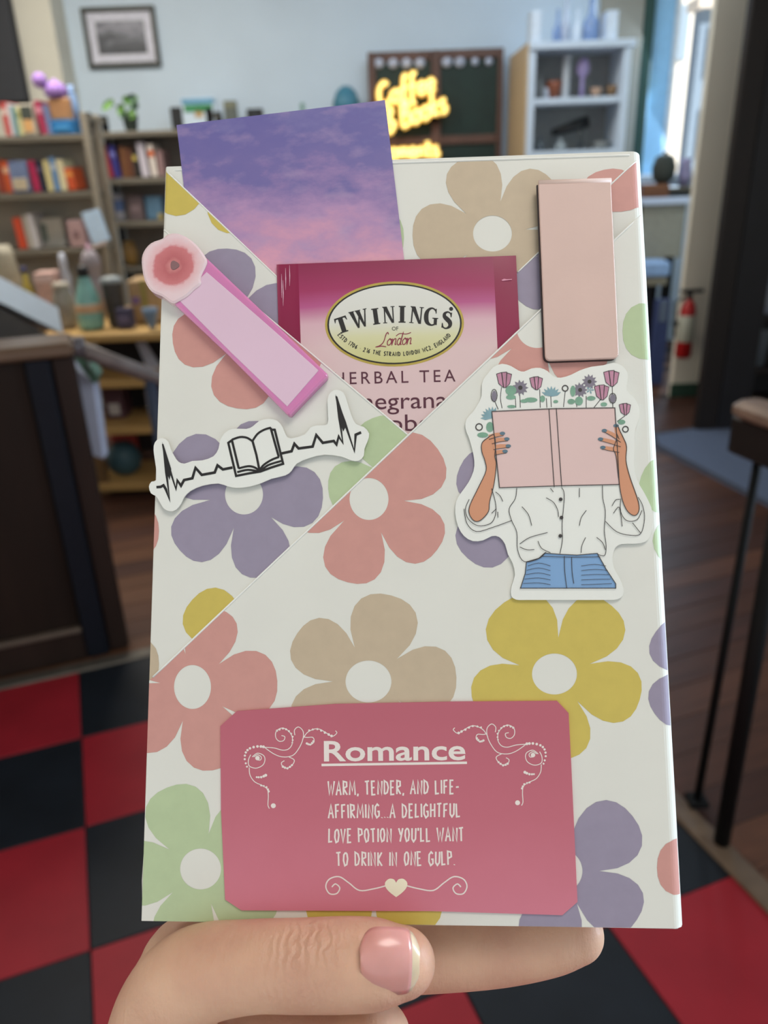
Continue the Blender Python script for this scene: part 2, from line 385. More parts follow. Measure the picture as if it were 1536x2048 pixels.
def ribbon(pts, w, closed=False):
    """stroke -> one pixel polygon strip (list of quads)"""
    pts = [Vector(p[:2]) for p in pts]; n = len(pts); ws = w if isinstance(w, (list, tuple)) else [w]*n
    L = []; Rr = []
    for i in range(n):
        a = pts[i-1] if (i > 0 or closed) else None; b = pts[(i+1) % n] if (i < n-1 or closed) else None
        d1 = (pts[i]-a).normalized() if a is not None and (pts[i]-a).length > 1e-6 else None
        d2 = (b-pts[i]).normalized() if b is not None and (b-pts[i]).length > 1e-6 else None
        d1 = d1 or d2; d2 = d2 or d1
        n1, n2 = Vector((-d1.y, d1.x)), Vector((-d2.y, d2.x)); m = n1+n2
        m = m.normalized() if m.length > 1e-3 else n1
        k = min(1.9, 1/max(0.3, m.dot(n1)))
        L.append(pts[i]+m*k*ws[i]/2); Rr.append(pts[i]-m*k*ws[i]/2)
    return [[L[i], L[(i+1) % n], Rr[(i+1) % n], Rr[i]] for i in range(n if closed else n-1)]
def strokes(list_, w): 
    out = []
    for q in list_: out += ribbon(q, w)
    return out
def disc(x, y, r, n=14, ry=None): return [(x+r*math.cos(2*math.pi*k/n), y+(ry or r)*math.sin(2*math.pi*k/n)) for k in range(n)]
def crop(pts, sc, ox, oy): return [(p[0]/sc+ox, p[1]/sc+oy) for p in pts]

paper = M('wrapping_paper', (226, 226, 218), 0.55, 0.015, 60, bump=0.06, bscale=220)
FC = dict(lilac=M('print_lilac', (152, 143, 164), 0.5, 0.03, 300), coral=M('print_coral', (206, 150, 141), 0.5, 0.03, 300), beige=M('print_beige', (196, 178, 152), 0.5, 0.03, 300),
          yellow=M('print_mustard', (206, 186, 90), 0.5, 0.03, 300), green=M('print_sage', (184, 202, 160), 0.5, 0.03, 300))

book = BookThing('wrapped_book', 'book gift-wrapped in white paper with pastel retro flowers, held up by hand', 'book', (820, 1846), -10)
# body: rounded front edges
OUT = [(331, 340), (325, 520), (319, 800), (313, 1050), (306, 1300), (298, 1500), (290, 1660), (283, 1760), (284, 1800), (296, 1841),
       (560, 1846), (800, 1849), (1080, 1852), (1360, 1857), (1367, 1851), (1352, 1580), (1330, 1190), (1306, 760), (1281, 309), (960, 320), (640, 331)]
fo = [bp(x, y, -1.6) for x, y in OUT]
ctr = sum(fo, Vector())/len(fo)
def inset(p, k):                                    # k mm inward, more on the right edge
    q = Vector(p); 
    d = Vector((0, 0, 0))
    if abs(RE(p)) < 1: d.x -= k*RR
    if abs(LE(p)) < 2.0 and p.x < 0: d.x += k*LR
    if abs(BE(p)) < 1.2: d.y += k*BR_
    return q+d*MM
loops = []
for a in (0, 20, 40, 60, 75, 90):
    s_, c_ = math.sin(math.radians(a)), math.cos(math.radians(a))
    loops.append([Vector((q.x, q.y, (-RR*(1-s_))*MM)) for q in (inset(p, 1-c_) for p in fo)])
bk_ = [Vector((p.x, p.y, -20*MM)) for p in fo]; v = bk_[:]; n = len(fo); f = []
for L in loops: v += L
for k in range(len(loops)):
    for i in range(n): f.append((k*n+i, k*n+(i+1) % n, (k+1)*n+(i+1) % n, (k+1)*n+i))
f.append(tuple(range(n-1, -1, -1))); f.append(tuple(range(len(loops)*n, (len(loops)+1)*n)))
body = book.part('wrapped_cover', v, f, paper)
# flap outlines in pixels (edges as seen), heights in mm
H_IN, H_CARD, H_INL, H_TEA, H_L, H_R = 0.25, 0.35, 0.55, 0.85, 1.4, 1.75
E_IN = ((1283, 311), (1035, 545)); E_L = ((325, 457), (830, 882)); E_INL = ((331, 341), (640, 636)); E_R = ((1287, 425), (303, 1357))
LEFT_B, RIGHT_B, BOT_B = ((331, 340), (284, 1800)), ((1281, 309), (1367, 1856)), ((296, 1842), (1367, 1857))
def k_in(e, keep): return pxline(e[0], e[1], keep)
inside = [k_in(LEFT_B, (800, 1000)), k_in(RIGHT_B, (800, 1000)), k_in(BOT_B, (800, 1000)), k_in(((331, 341), (1281, 310)), (800, 1000))]
REG = {'A': inside, 'INL': inside+[k_in(E_INL, (340, 900))], 'IN': inside+[k_in(E_IN, (1270, 420))], 'L': inside+[k_in(E_L, (340, 900))], 'R': inside+[k_in(E_R, (900, 1500))]}
HT = {'A': 0.03, 'IN': H_IN, 'INL': H_INL, 'L': H_L, 'R': H_R}
def lay(p, h):                                                # pixel point on a sheet at height h, following rounded edges
    q = bp(p.x, p.y, h); dz = drop(q); 
    return q+Vector((0, 0, -dz*MM))
def sheet(name, key, edge, big):
    h = HT[key]; poly0 = [Vector(p) for p in big]; v = []; f = []
    def strip(bounds):
        q = clip(poly0, REG[key]+bounds)
        if len(q) >= 3:
            k = len(v); v.extend(lay(p, h) for p in q)
            ids = tuple(range(k, k+len(q))); f.append(ids)
    # cut into narrow strips near the rounded left/right edges
    def off(e, d):                                             # line e shifted inward by d px
        a, b = Vector(e[0]), Vector(e[1]); t = (b-a).normalized(); nn = Vector((-t.y, t.x))
        if (Vector((800, 1000))-a).dot(nn) < 0: nn = -nn
        return (a+nn*d, b+nn*d)
    ds = [0, 1, 2.5, 5, 8.5, 13, 18, 25]
    for e in (LEFT_B, RIGHT_B):
        other = RIGHT_B if e is LEFT_B else LEFT_B
        for d0, d1 in zip(ds[:-1], ds[1:]):
            strip([k_in(off(e, d0), (800, 1000)), (lambda fn: (lambda p: -fn(p)))(k_in(off(e, d1), (800, 1000)))])
    strip([k_in(off(LEFT_B, ds[-1]), (800, 1000)), k_in(off(RIGHT_B, ds[-1]), (800, 1000))])
    # cut edge: paper thickness
    a, b = Vector(edge[0]), Vector(edge[1]); N = 24
    ring = [a+(b-a)*(i/N) for i in range(N+1)]
    k = len(v); v.extend(lay(p, h) for p in ring); v.extend(lay(p, h)-Vector((0, 0, 0.22*MM)) for p in ring)
    for i in range(N): f.append((k+i, k+i+1, k+N+2+i, k+N+1+i))
    o = book.part(name, v, f, paper)
    o.data.update(); return o
ALL = [(200, 250), (1450, 250), (1450, 1950), (200, 1950)]
fl_in = sheet('inner_fold', 'IN', E_IN, ALL); fl_inl = sheet('inner_fold', 'INL', E_INL, ALL); fl_l = sheet('pocket_flap', 'L', E_L, ALL); fl_r = sheet('pocket_flap', 'R', E_R, ALL)
# raised folded edge lips (bright paper edge along each pocket)
def lip(parent, e, h, w):
    a, b = Vector(e[0]), Vector(e[1]); N = 40; pts = [a+(b-a)*(i/N) for i in range(N+1)]
    path = [lay(p, h) for p in pts]
    mb = MB().tube(path, w*MM, 6); book.part('paper_edge', mb.v, mb.f, M('paper_edge', (240, 240, 234), 0.5, 0.02), parent, True)
lip(fl_in, ((1281, 313), (1035, 545)), H_IN+0.05, 0.22); lip(fl_inl, ((334, 344), (640, 636)), H_INL, 0.22); lip(fl_l, ((328, 460), (828, 880)), H_L, 0.26); lip(fl_r, ((1284, 428), (306, 1354)), H_R, 0.28)
lip(body, ((331, 341), (1280, 310)), 0.0, 0.35)

def off_line(e, d):
    a, b = Vector(e[0]), Vector(e[1]); t = (b-a).normalized(); nn = Vector((-t.y, t.x))
    if (Vector((800, 1000))-a).dot(nn) < 0: nn = -nn
    return (a+nn*d, b+nn*d)
NEG = lambda fn: (lambda p: -fn(p))
DS = [0, 1, 2.5, 5, 8.5, 13, 18, 25]
BANDS = [[k_in(off_line(LEFT_B, 25), (800, 1000)), k_in(off_line(RIGHT_B, 25), (800, 1000))]]
for e_ in (LEFT_B, RIGHT_B):
    for d0, d1 in zip(DS[:-1], DS[1:]): BANDS.append([k_in(off_line(e_, d0), (800, 1000)), NEG(k_in(off_line(e_, d1), (800, 1000)))])
_lf, _rf = BANDS[0]
def near_edge(q): return any(_lf(p) < 0 or _rf(p) < 0 for p in q)
def flower(key, parent, col, cx, cy, R, slits, hole=(40, 40), depth=0.41, extra=None, rs=None):
    """five-petalled print; slits = five pixel angles (deg, y down) between petals"""
    sl = sorted(a % 360 for a in slits); n = len(sl); NA = 14; NR = 7; quads = []
    ang = []; rad = []
    for i in range(n):
        a0, a1 = sl[i], sl[(i+1) % n]+(360 if i == n-1 else 0)
        RR_ = R[i] if isinstance(R, (list, tuple)) else R
        for k in range(NA):
            # finer samples near the slits
            u = k/NA; t = math.sin((u-0.5)*math.pi)*0.5+0.5; t = 0.55*t+0.45*u
            s_ = 2*t-1; a = a0+(a1-a0)*t
            Rq = RR_; 
            base = depth*RR_
            rad.append(base+(Rq-base)*(max(0, 1-abs(s_)**3.0))**0.68); ang.append(math.radians(a))
    m = len(ang); v = []; f = []
    h = HT[key]+0.05
    planes = REG[key]+(extra or [])
    for i in range(m):
        j = (i+1) % m
        for k in range(NR):
            def pt(q, kk):
                t = kk/NR; a = ang[q]
                hx, hy = hole[0]*math.cos(a), hole[1]*math.sin(a)
                return Vector((cx+hx+(rad[q]*math.cos(a)-hx)*t, cy+hy+(rad[q]*math.sin(a)-hy)*t))
            q = clip([pt(i, k), pt(i, k+1), pt(j, k+1), pt(j, k)], planes)
            if len(q) < 3: continue
            for q2 in (q,) if not near_edge(q) else [clip(q, b) for b in BANDS]:
                if len(q2) >= 3: kk = len(v); v.extend(lay(p, h) for p in q2); f.append(tuple(range(kk+len(q2)-1, kk-1, -1)))
    if f: book.part('printed_flower', v, f, FC[col], parent)
def five(a): return [a+72*k for k in range(5)]
# back sheet
flower('A', body, 'beige', 985, 467, 160, [-76, -7, 64, 140, 217], (39, 36))
flower('A', body, 'green', 655, 475, 153, five(36), (38, 38))
flower('A', body, 'coral', 1240, 488, 152, [-138, -66, 6, 78, 150])
# inner fold
flower('IN', fl_in, 'coral', 1228, 262, 162, [48, 121, 193, 265, 337])
flower('IN', fl_in, 'lilac', 1132, 500, 138, [96, 168, 240, 312, 24], extra=[lambda p: 1120-p.x])
# left flap
flower('INL', fl_inl, 'yellow', 440, 305, 165, [108, 180, 252, 324, 36])
flower('INL', fl_inl, 'lilac', 449, 655, 158, five(-52))
flower('L', fl_l, 'coral', 500, 663, 156, [137, 62, 206, 278, -10])
flower('L', fl_l, 'lilac', 488, 989, [170, 170, 165, 150, 158], [40, 107, 171, 250, 325], (38, 40))
flower('L', fl_l, 'green', 798, 968, 142, [212, 284, 356, 68, 140])
flower('L', fl_l, 'yellow', 502, 1305, 158, five(258))
flower('L', fl_l, 'coral', 182, 1062, 136, five(36)); flower('L', fl_l, 'beige', 180, 1328, 138, five(36))
# right flap
flower('R', fl_r, 'coral', 738, 998, [170, 172, 160, 165, 170], [3, 70, 139, 213, 285], (39, 42))
flower('R', fl_r, 'coral', 385, 1374, [172, 172, 158, 165, 170], [33, 106, 187, 258, 319], (37, 44))
flower('R', fl_r, 'beige', 737, 1363, [172, 172, 172, 178, 176], [33, 106, 180, 248, 321.5], (46, 42))
flower('R', fl_r, 'yellow', 1109, 1348, [172, 172, 175, 178, 178], [50, 122, 194, 276, 344], (45, 41))
flower('R', fl_r, 'green', 401, 1738, 176, [2, 73, 140, 212, 283], (41, 41))
flower('R', fl_r, 'lilac', 1125, 1742, [178, 172, 172, 172, 178], [0, 66, 138, 210, 284], (40, 42))
flower('R', fl_r, 'lilac', 1424, 1347, 140, [181, 253, 325, 37, 109])
flower('R', fl_r, 'coral', 1466, 1735, 152, five(0))
flower('R', fl_r, 'lilac', 1046, 990, [160, 168, 138, 145, 145], [165, 97, 26, 242, 314])
flower('R', fl_r, 'coral', 1074, 656, 158, [141, 72, 0, 213, 285], (41, 40))
flower('R', fl_r, 'green', 1398, 662, 153, five(0)); flower('R', fl_r, 'green', 1425, 1005, 152, five(20))
flower('R', fl_r, 'yellow', 748, 1722, 178, five(90))

# ------------------------------------------------------------------ lettering
GL = {  # simple hand-drawn capitals, strokes in a 1-high box (y up)
 'A': [[(0, 0), (.28, 1), (.56, 0)], [(.1, .36), (.46, .36)]], 'B': [[(.05, 0), (.05, 1), (.4, .95), (.45, .72), (.05, .52), (.5, .4), (.45, .08), (.05, 0)]],
 'C': [[(.5, .85), (.3, 1), (.06, .8), (.03, .3), (.2, .02), (.5, .12)]], 'D': [[(.05, 0), (.05, 1), (.38, .85), (.52, .5), (.38, .12), (.05, 0)]],
 'E': [[(.45, 1), (.06, 1), (.05, 0), (.46, .02)], [(.05, .52), (.38, .54)]], 'F': [[(.46, 1), (.06, .97), (.05, 0)], [(.05, .52), (.38, .54)]],
 'G': [[(.5, .86), (.3, 1), (.07, .8), (.04, .28), (.24, .0), (.5, .14), (.5, .46), (.3, .46)]], 'H': [[(.05, 0), (.05, 1)], [(.5, 0), (.5, 1)], [(.05, .5), (.5, .54)]],
 'I': [[(.06, 0), (.06, 1)]], 'K': [[(.05, 0), (.05, 1)], [(.48, 1), (.06, .48), (.52, 0)]], 'L': [[(.05, 1), (.05, .02), (.44, .05)]],
 'M': [[(.02, 0), (.1, 1), (.36, .3), (.62, 1), (.7, 0)]], 'N': [[(.05, 0), (.06, 1), (.5, 0), (.52, 1)]], 'O': [[(.28, 1), (.08, .82), (.04, .4), (.2, .02), (.42, .1), (.52, .52), (.44, .88), (.28, 1)]],
 'P': [[(.05, 0), (.05, 1), (.42, .94), (.46, .6), (.05, .46)]], 'R': [[(.05, 0), (.05, 1), (.42, .94), (.44, .62), (.05, .48), (.5, 0)]],
 'S': [[(.46, .88), (.26, 1), (.06, .8), (.14, .58), (.42, .42), (.46, .16), (.24, 0), (.03, .12)]], 'T': [[(0, .96), (.52, 1)], [(.27, .98), (.26, 0)]],
 'U': [[(.05, 1), (.06, .2), (.26, 0), (.48, .2), (.5, 1)]], 'V': [[(.02, 1), (.25, 0), (.5, 1)]], 'W': [[(0, 1), (.16, 0), (.36, .7), (.54, 0), (.74, 1)]],
 'Y': [[(.02, 1), (.26, .5)], [(.5, 1), (.2, 0)]], ',': [[(.08, .08), (.03, -.12)]], '.': [[(.05, .0), (.08, .05)]], '-': [[(.05, .48), (.4, .5)]], "'": [[(.06, 1.02), (.05, .8)]],
 '0': GLO if False else [[(.28, 1), (.05, .7), (.05, .3), (.26, 0), (.48, .3), (.48, .7), (.28, 1)]], '1': [[(.08, .8), (.22, 1), (.22, 0)]], '2': [[(.05, .8), (.25, 1), (.46, .76), (.04, 0), (.5, 0)]],
 '6': [[(.44, .95), (.12, .6), (.06, .2), (.26, 0), (.48, .22), (.3, .5), (.08, .3)]], '7': [[(.03, 1), (.5, 1), (.2, 0)]], '\u00b7': [[(.1, .45), (.16, .5)]]}
def gl_width(ch): 
    return 0.34 if ch == ' ' else max(p[0] for s_ in GL[ch] for p in s_)
def hand_text(text, x0, y0, x1, y1, hpx, w, gap=0.2, wob=0.0):
    """capitals between two pixel baseline points"""
    tot = sum(gl_width(c)+gap for c in text)-gap; L = math.hypot(x1-x0, y1-y0); sx = L/tot
    dx, dy = (x1-x0)/L, (y1-y0)/L; out = []; x = 0
    rnd = random.Random(len(text))
    for ch in text:
        if ch != ' ':
            sh = rnd.uniform(-wob, wob); b = rnd.uniform(-wob, wob)*hpx*0.5
            for s_ in GL[ch]:
                pts = []
                for px, py in s_:
                    u = (x+px+sh*py)*sx; vv = py*hpx+b
                    pts.append((x0+u*dx+vv*dy, y0+u*dy-vv*dx))
                out += ribbon(pts, w)
        x += gl_width(ch)+gap
    return out
def font_polys(text, size=1.0, space=1.0, offset=0.0, shear=0.0):
    c = bpy.data.curves.new('t', 'FONT'); c.body = text; c.size = size; c.space_character = space; c.offset = offset; c.shear = shear; c.resolution_u = 4; c.fill_mode = 'FRONT'
    o = bpy.data.objects.new('t', c); COL.objects.link(o); bpy.context.view_layer.update()
    ev = o.evaluated_get(bpy.context.evaluated_depsgraph_get()); me = ev.to_mesh()
    vs = [v.co.copy() for v in me.vertices]; polys = [[(vs[i].x, vs[i].y) for i in p.vertices] for p in me.polygons]
    ev.to_mesh_clear(); bpy.data.objects.remove(o); bpy.data.curves.remove(c)
    return polys
def fit_text(polys, x0, yb0, x1, yb1, hpx, href=None):
    """place text so it spans x0..x1 (pixel baseline) with the given pixel height for its tallest part"""
    xs = [p[0] for q in polys for p in q]; ys = [p[1] for q in polys for p in q]
    a, b = min(xs), max(xs); H = href or max(ys); L = math.hypot(x1-x0, yb1-yb0); dx, dy = (x1-x0)/L, (yb1-yb0)/L
    out = []
    for q in polys:
        r = []
        for px, py in q:
            u = (px-a)/(b-a)*L; vv = py/H*hpx; r.append((x0+u*dx+vv*dy, yb0+u*dy-vv*dx))
        out.append(r)
    return out

# ------------------------------------------------------------------ sunset postcard tucked in the pocket
pc = BookThing('postcard', 'postcard of purple and pink sunset clouds tucked behind the tea bag', 'card', (590, 480), H_CARD)
skym = ramp_mat('sunset_print', [(0.0, (232, 196, 186)), (0.2, (222, 160, 182)), (0.40, (178, 142, 184)), (0.60, (118, 108, 166)), (0.8, (108, 102, 164)), (1.0, (134, 128, 178))], 1, -0.021, 0.047, 0.75, 48, (1.0, 1.7, 1), 0.45, 9, 0.4, extra=((186, 160, 192), 0.5))
pc.slab('print', [(353, 250), (770, 200), (842, 800), (425, 850)], H_CARD-0.2, H_CARD, skym)

# ------------------------------------------------------------------ tea bag
tea = BookThing('tea_bag', 'crimson and pink herbal tea sachet peeking out of the paper pocket', 'tea bag', (795, 650), H_TEA)
team = ramp_mat('sachet_print', [(0.0, (224, 196, 196)), (0.30, (220, 180, 190)), (0.50, (186, 90, 140)), (0.68, (164, 52, 98)), (1.0, (140, 36, 76))], 1, -0.006, 0.0175, 0.22, 22, (1, 1, 1), 0.35, 2)
crim = M('sachet_band', (142, 30, 72), 0.3, 0.06, 60)
# sachet front, softly puffed in the middle
TLq, TRq, BRq, BLq = (553, 529), (1032, 511), (1052, 930), (566, 948)
def tq(u, v_): return Vector(TLq)*(1-u)*(1-v_)+Vector(TRq)*u*(1-v_)+Vector(BRq)*u*v_+Vector(BLq)*(1-u)*v_
NU, NV = 30, 16; v = []; f = []; mi = []
us = [0, .015, .03, .045, .06, .075, .088, .0905]+[.0905+(.905-.0905)*k/14 for k in range(1, 15)]+[.908, .93, .95, .97, .985, 1.0]
def tz(u, v_):
    edge = min(u/.12, (1-u)/.12, 1); z = 0.22*math.sin(min(1, edge)*math.pi/2)*min(1, (v_)/.06*0.6+.4)
    if u < .088: z = 0.12+0.10*math.cos(u/.03*2*math.pi)*(0.6+0.4*math.cos(v_*9))        # crimped seal
    return H_TEA+z
for j in range(NV+1):
    for u in us:
        q = tq(u, j/NV); v.append(bp(q.x, q.y, tz(u, j/NV)))
n = len(us); fa = []; fb = []
for j in range(NV):
    for i in range(n-1):
        quad = (j*n+i, (j+1)*n+i, (j+1)*n+i+1, j*n+i+1)
        (fb if (us[i+1] <= .0906 or us[i] >= .904) else fa).append(quad)
sach = tea.part('sachet', v, fa, team, smooth=True); tea.part('sealed_edge', v, fb, crim, smooth=True, label='dark crimson crimped seal')
HT_T = H_TEA+0.22
oc = (789, 648)
ov = lambda rx, ry, n=64: [(oc[0]+rx*math.cos(2*math.pi*k/n), oc[1]+ry*math.sin(2*math.pi*k/n)-rx*math.cos(2*math.pi*k/n)*0.012) for k in range(n)]
gold = M('gold_ink', (186, 164, 74), 0.35, 0.1, 200); blk = M('black_ink', (26, 24, 24), 0.5, 0.05)
crm = ramp_mat('label_print', [(0.0, (204, 200, 130)), (0.35, (216, 214, 170)), (0.55, (222, 222, 212)), (1.0, (226, 226, 220))], 1, -0.0105, 0.0105, 0.05, 30, (1, 1, 1), 0.5)
emb = tea.flat('oval_emblem', [ov(139, 85)], HT_T+0.03, gold, label='gold-rimmed oval brand emblem')
tea.flat('emblem_ring', [ov(134.5, 80.5)], HT_T+0.06, blk, emb); tea.flat('emblem_field', [ov(131, 77.5)], HT_T+0.09, crm, emb)
# TWININGS in arched serif capitals
def serif(ch):
    sx = lambda x0, x1, y0, y1: [(x0, y0), (x1, y0), (x1, y1), (x0, y1)]
    if ch == 'T': return .80, [sx(.25, .55, .05, .93), sx(.15, .65, 0, .075), sx(.02, .78, .90, 1), [(.02, .98), (.0, .70), (.05, .74), (.13, .93)], [(.78, .98), (.80, .70), (.75, .74), (.67, .93)]]
    if ch == 'I': return .46, [sx(.09, .37, .05, .95), sx(.0, .46, 0, .07), sx(.0, .46, .93, 1)]
    if ch == 'N': return .82, [sx(.09, .17, .05, .97), sx(.63, .71, 0, .95), [(.02, 1), (.29, 1), (.71, .0), (.56, .0)], sx(.0, .26, 0, .05), sx(.54, .80, .95, 1), sx(.0, .2, .95, 1)]
    if ch == 'W': return 1.16, [[(.04, .97), (.31, .97), (.48, 0), (.38, 0)], [(.38, 0), (.48, 0), (.67, .75), (.60, .80)], [(.44, .97), (.71, .97), (.88, 0), (.78, 0)], [(.78, 0), (.88, 0), (1.09, .96), (1.01, .96)], sx(0, .36, .95, 1), sx(.40, .76, .95, 1), sx(.92, 1.16, .95, 1)]
    if ch == 'G':
        p = [(.70, .78), (.60, .93), (.42, 1.0), (.22, .90), (.10, .68), (.09, .38), (.18, .13), (.40, .0), (.60, .04), (.70, .12)]
        w = [.07, .09, .10, .17, .26, .28, .23, .11, .09, .08]; q = bez([(a, b, c) for (a, b), c in zip(p, w)], 4)
        return .84, ribbon([(a.x, a.y) for a in q], [a.z for a in q])+[sx(.57, .77, .02, .40), sx(.48, .84, .38, .44), sx(.66, .72, .70, .98)]
    p = [(.50, .76), (.44, .92), (.28, .99), (.12, .88), (.13, .70), (.30, .55), (.47, .38), (.48, .16), (.30, .01), (.12, .06), (.05, .24)]
    w = [.07, .08, .09, .16, .22, .27, .25, .18, .09, .08, .07]; q = bez([(a, b, c) for (a, b), c in zip(p, w)], 4)
    return .60, ribbon([(a.x, a.y) for a in q], [a.z for a in q])+[sx(.47, .53, .70, .98), sx(.02, .08, .02, .30)]
tw = []
for ch, cx_, hh_, ww in (('T', 252, 162, 132), ('W', 422, 180, 190), ('I', 582, 165, 74), ('N', 712, 170, 130), ('I', 840, 172, 72), ('N', 982, 172, 140), ('G', 1138, 172, 138), ('S', 1292, 172, 108)):
    wd, polys = serif(ch); yb = 488+3.05e-4*(cx_-820)**2; th = math.atan(6.1e-4*(cx_-820))*0.95
    if ch == 'S': th = 0.12; yb = 548
    if ch == 'G': th *= 0.3; yb = 512
    for q in polys:
        r = []
        for px, py in q:
            u = (px/wd-0.5)*ww; w_ = py*hh_
            r.append((cx_+u*math.cos(th)+w_*math.sin(th), yb+u*math.sin(th)-w_*math.cos(th)))
        tw.append(crop(r, 5.12, 640, 550))
tw.append(disc(640+1343/5.12, 550+347/5.12, 4))
tea.flat('brand_lettering', tw, HT_T+0.12, blk, emb)
SC = {'o': [[(.25, .5), (.05, .3), (.12, .03), (.35, .05), (.45, .3), (.25, .5), (.5, .42)]], 'n': [[(.03, .5), (.05, 0), (.12, .35), (.3, .5), (.38, .4), (.38, .05), (.5, .08)]],
      'd': [[(.4, .42), (.2, .5), (.05, .25), (.15, .02), (.36, .1), (.5, 1.0), (.42, .1), (.55, .05)]], 'L': [[(.55, .85), (.45, 1.0), (.3, .85), (.2, .3), (-.1, .0), (-.5, -.12), (.1, -.05), (.55, -.1)]]}
lon = []; x = 0
for ch, dx_ in (('L', .55), ('o', .5), ('n', .5), ('d', .55), ('o', .5), ('n', .5)):
    for s_ in SC[ch]:
        pts = [(762+(x+a+0.25*b)*19.5, 691-b*26-(x*0.9)) for a, b in [(p.x, p.y) for p in bez(s_, 4)]]
        lon += ribbon(pts, 1.9)
    x += dx_
lon += ribbon([(p.x, p.y) for p in bez([(792, 672), (800, 667), (812, 668), (822, 665)], 4)], 1.6)
tea.flat('script_lettering', lon, HT_T+0.12, M('wine_ink', (138, 40, 66), 0.5, 0.05), emb)
tea.flat('small_lettering', fit_text(font_polys('OF'), 784, 661, 797, 660.5, 7.5), HT_T+0.12, blk, emb)
sm = []; txt = 'ESTD 1706 \u00b7 216 THE STRAND LONDON WC2, ENGLAND'
tot = sum(gl_width(c)+.3 for c in txt); x = 0
arc = [math.radians(160-140*k/400) for k in range(401)]; cum = [0]
for k in range(400): cum.append(cum[-1]+math.hypot(121*(math.cos(arc[k+1])-math.cos(arc[k])), 64*(math.sin(arc[k+1])-math.sin(arc[k]))))
for ch in txt:
    if ch != ' ':
        want = (x+gl_width(ch)/2)/tot*cum[-1]; k = min(399, next(i for i, c_ in enumerate(cum) if c_ >= want)); a = arc[k]
        ex, ey = oc[0]+121*math.cos(a), oc[1]+64*math.sin(a); tx, ty = 121*math.sin(a), -64*math.cos(a); L = math.hypot(tx, ty); tx /= L; ty /= L
        sc_ = cum[-1]/tot
        for s_ in GL[ch]: sm += ribbon([(ex+(p_-gl_width(ch)/2)*sc_*tx+q_*8.0*ty, ey+(p_-gl_width(ch)/2)*sc_*ty-q_*8.0*tx) for p_, q_ in s_], 1.5)
    x += gl_width(ch)+.3
tea.flat('small_lettering', sm, HT_T+0.12, blk, emb)
plum = M('plum_ink', (84, 32, 52), 0.5, 0.05)
tea.flat('product_lettering', fit_text(font_polys('HERBAL TEA', space=1.35), 669, 769, 911, 763, 24), HT_T+0.05, plum, sach)
tea.flat('product_lettering', fit_text(font_polys('pomegranate'), 651, 821, 938, 814, 25, href=0.52), HT_T+0.05, plum, sach)
tea.flat('product_lettering', fit_text(font_polys('raspberry'), 712, 864, 935, 859, 25, href=0.52), HT_T+0.05, plum, sach)
for x_, y0_, y1_ in ((563, 548, 596), (571, 536, 580), (579, 530, 572), (566, 560, 612)): tea.flat('seal_glint', ribbon([(x_, y0_), (x_+0.5, (y0_+y1_)/2), (x_+0.3, y1_)], [0.4, 1.7, 0.4]), H_TEA+0.36, M('crease_sheen', (222, 176, 196), 0.3), sach)  # pale strokes painted as highlights on the crimped seal
tea.flat('printed_dash', [[(1003, 560), (1008, 557.5), (1014, 558.5), (1024, 558), (1024, 559.5), (1012, 561), (1005, 562)]], H_TEA+0.3, M('pale_pink_ink', (224, 150, 176), 0.5), sach)

# ------------------------------------------------------------------ resin bookmark with a rose head
rb = BookThing('resin_bookmark', 'pink resin bookmark bar with a rose-shaped head lying on the left flap', 'bookmark', (480, 660), H_L)
c1 = lambda pts: crop(pts, 2.793, 270, 180)
pinkr = M('pink_resin', (216, 132, 184), 0.28, 0.05, 60, sss=0.2, coat=0.3); pinkp = M('pale_pink_panel', (228, 196, 216), 0.35, 0.02, 40, coat=0.2)
rb.slab('bar', c1([(200, 1160), (215, 1190), (520, 1478), (850, 1812), (866, 1815), (1072, 1600), (1074, 1585), (745, 1268), (412, 950), (395, 935)]), H_L+0.05, 4.2, pinkr, bev=4)
rb.slab('inset_panel', c1([(240, 1168), (400, 1016), (716, 1290), (1026, 1566), (850, 1768), (540, 1470)]), 3.9, 4.32, pinkp, bev=1.0)
head = [(35, 960), (47, 900), (88, 852), (150, 828), (185, 802), (240, 800), (300, 828), (350, 872), (392, 930), (400, 965), (366, 1040), (366, 1082), (330, 1112), (290, 1150), (240, 1178), (205, 1188), (150, 1150), (90, 1122), (52, 1060)]
hc_ = bp(347, 531, 4.9)-rb.c
hm_ = bpy.data.materials.new('rose_in_resin'); hm_.use_nodes = True; nt = hm_.node_tree; b_ = nt.nodes['Principled BSDF']
tc = nt.nodes.new('ShaderNodeTexCoord'); vm = nt.nodes.new('ShaderNodeVectorMath'); vm.operation = 'DISTANCE'; vm.inputs[1].default_value = hc_; nt.links.new(tc.outputs['Object'], vm.inputs[0])
nz = nt.nodes.new('ShaderNodeTexNoise'); nz.inputs['Scale'].default_value = 420; nz.inputs['Detail'].default_value = 4; nt.links.new(tc.outputs['Object'], nz.inputs['Vector'])
ma = nt.nodes.new('ShaderNodeMath'); ma.operation = 'MULTIPLY_ADD'; ma.inputs[1].default_value = 0.0022; nt.links.new(nz.outputs['Fac'], ma.inputs[0]); nt.links.new(vm.outputs['Value'], ma.inputs[2])
mr = nt.nodes.new('ShaderNodeMapRange'); mr.inputs['From Min'].default_value = 0.0011; mr.inputs['From Max'].default_value = 0.0091; nt.links.new(ma.outputs[0], mr.inputs['Value'])
cr = nt.nodes.new('ShaderNodeValToRGB'); nt.links.new(mr.outputs['Result'], cr.inputs['Fac']); nt.links.new(cr.outputs['Color'], b_.inputs['Base Color'])
els = cr.color_ramp.elements
for k_ in range(5): els.new(0.5)
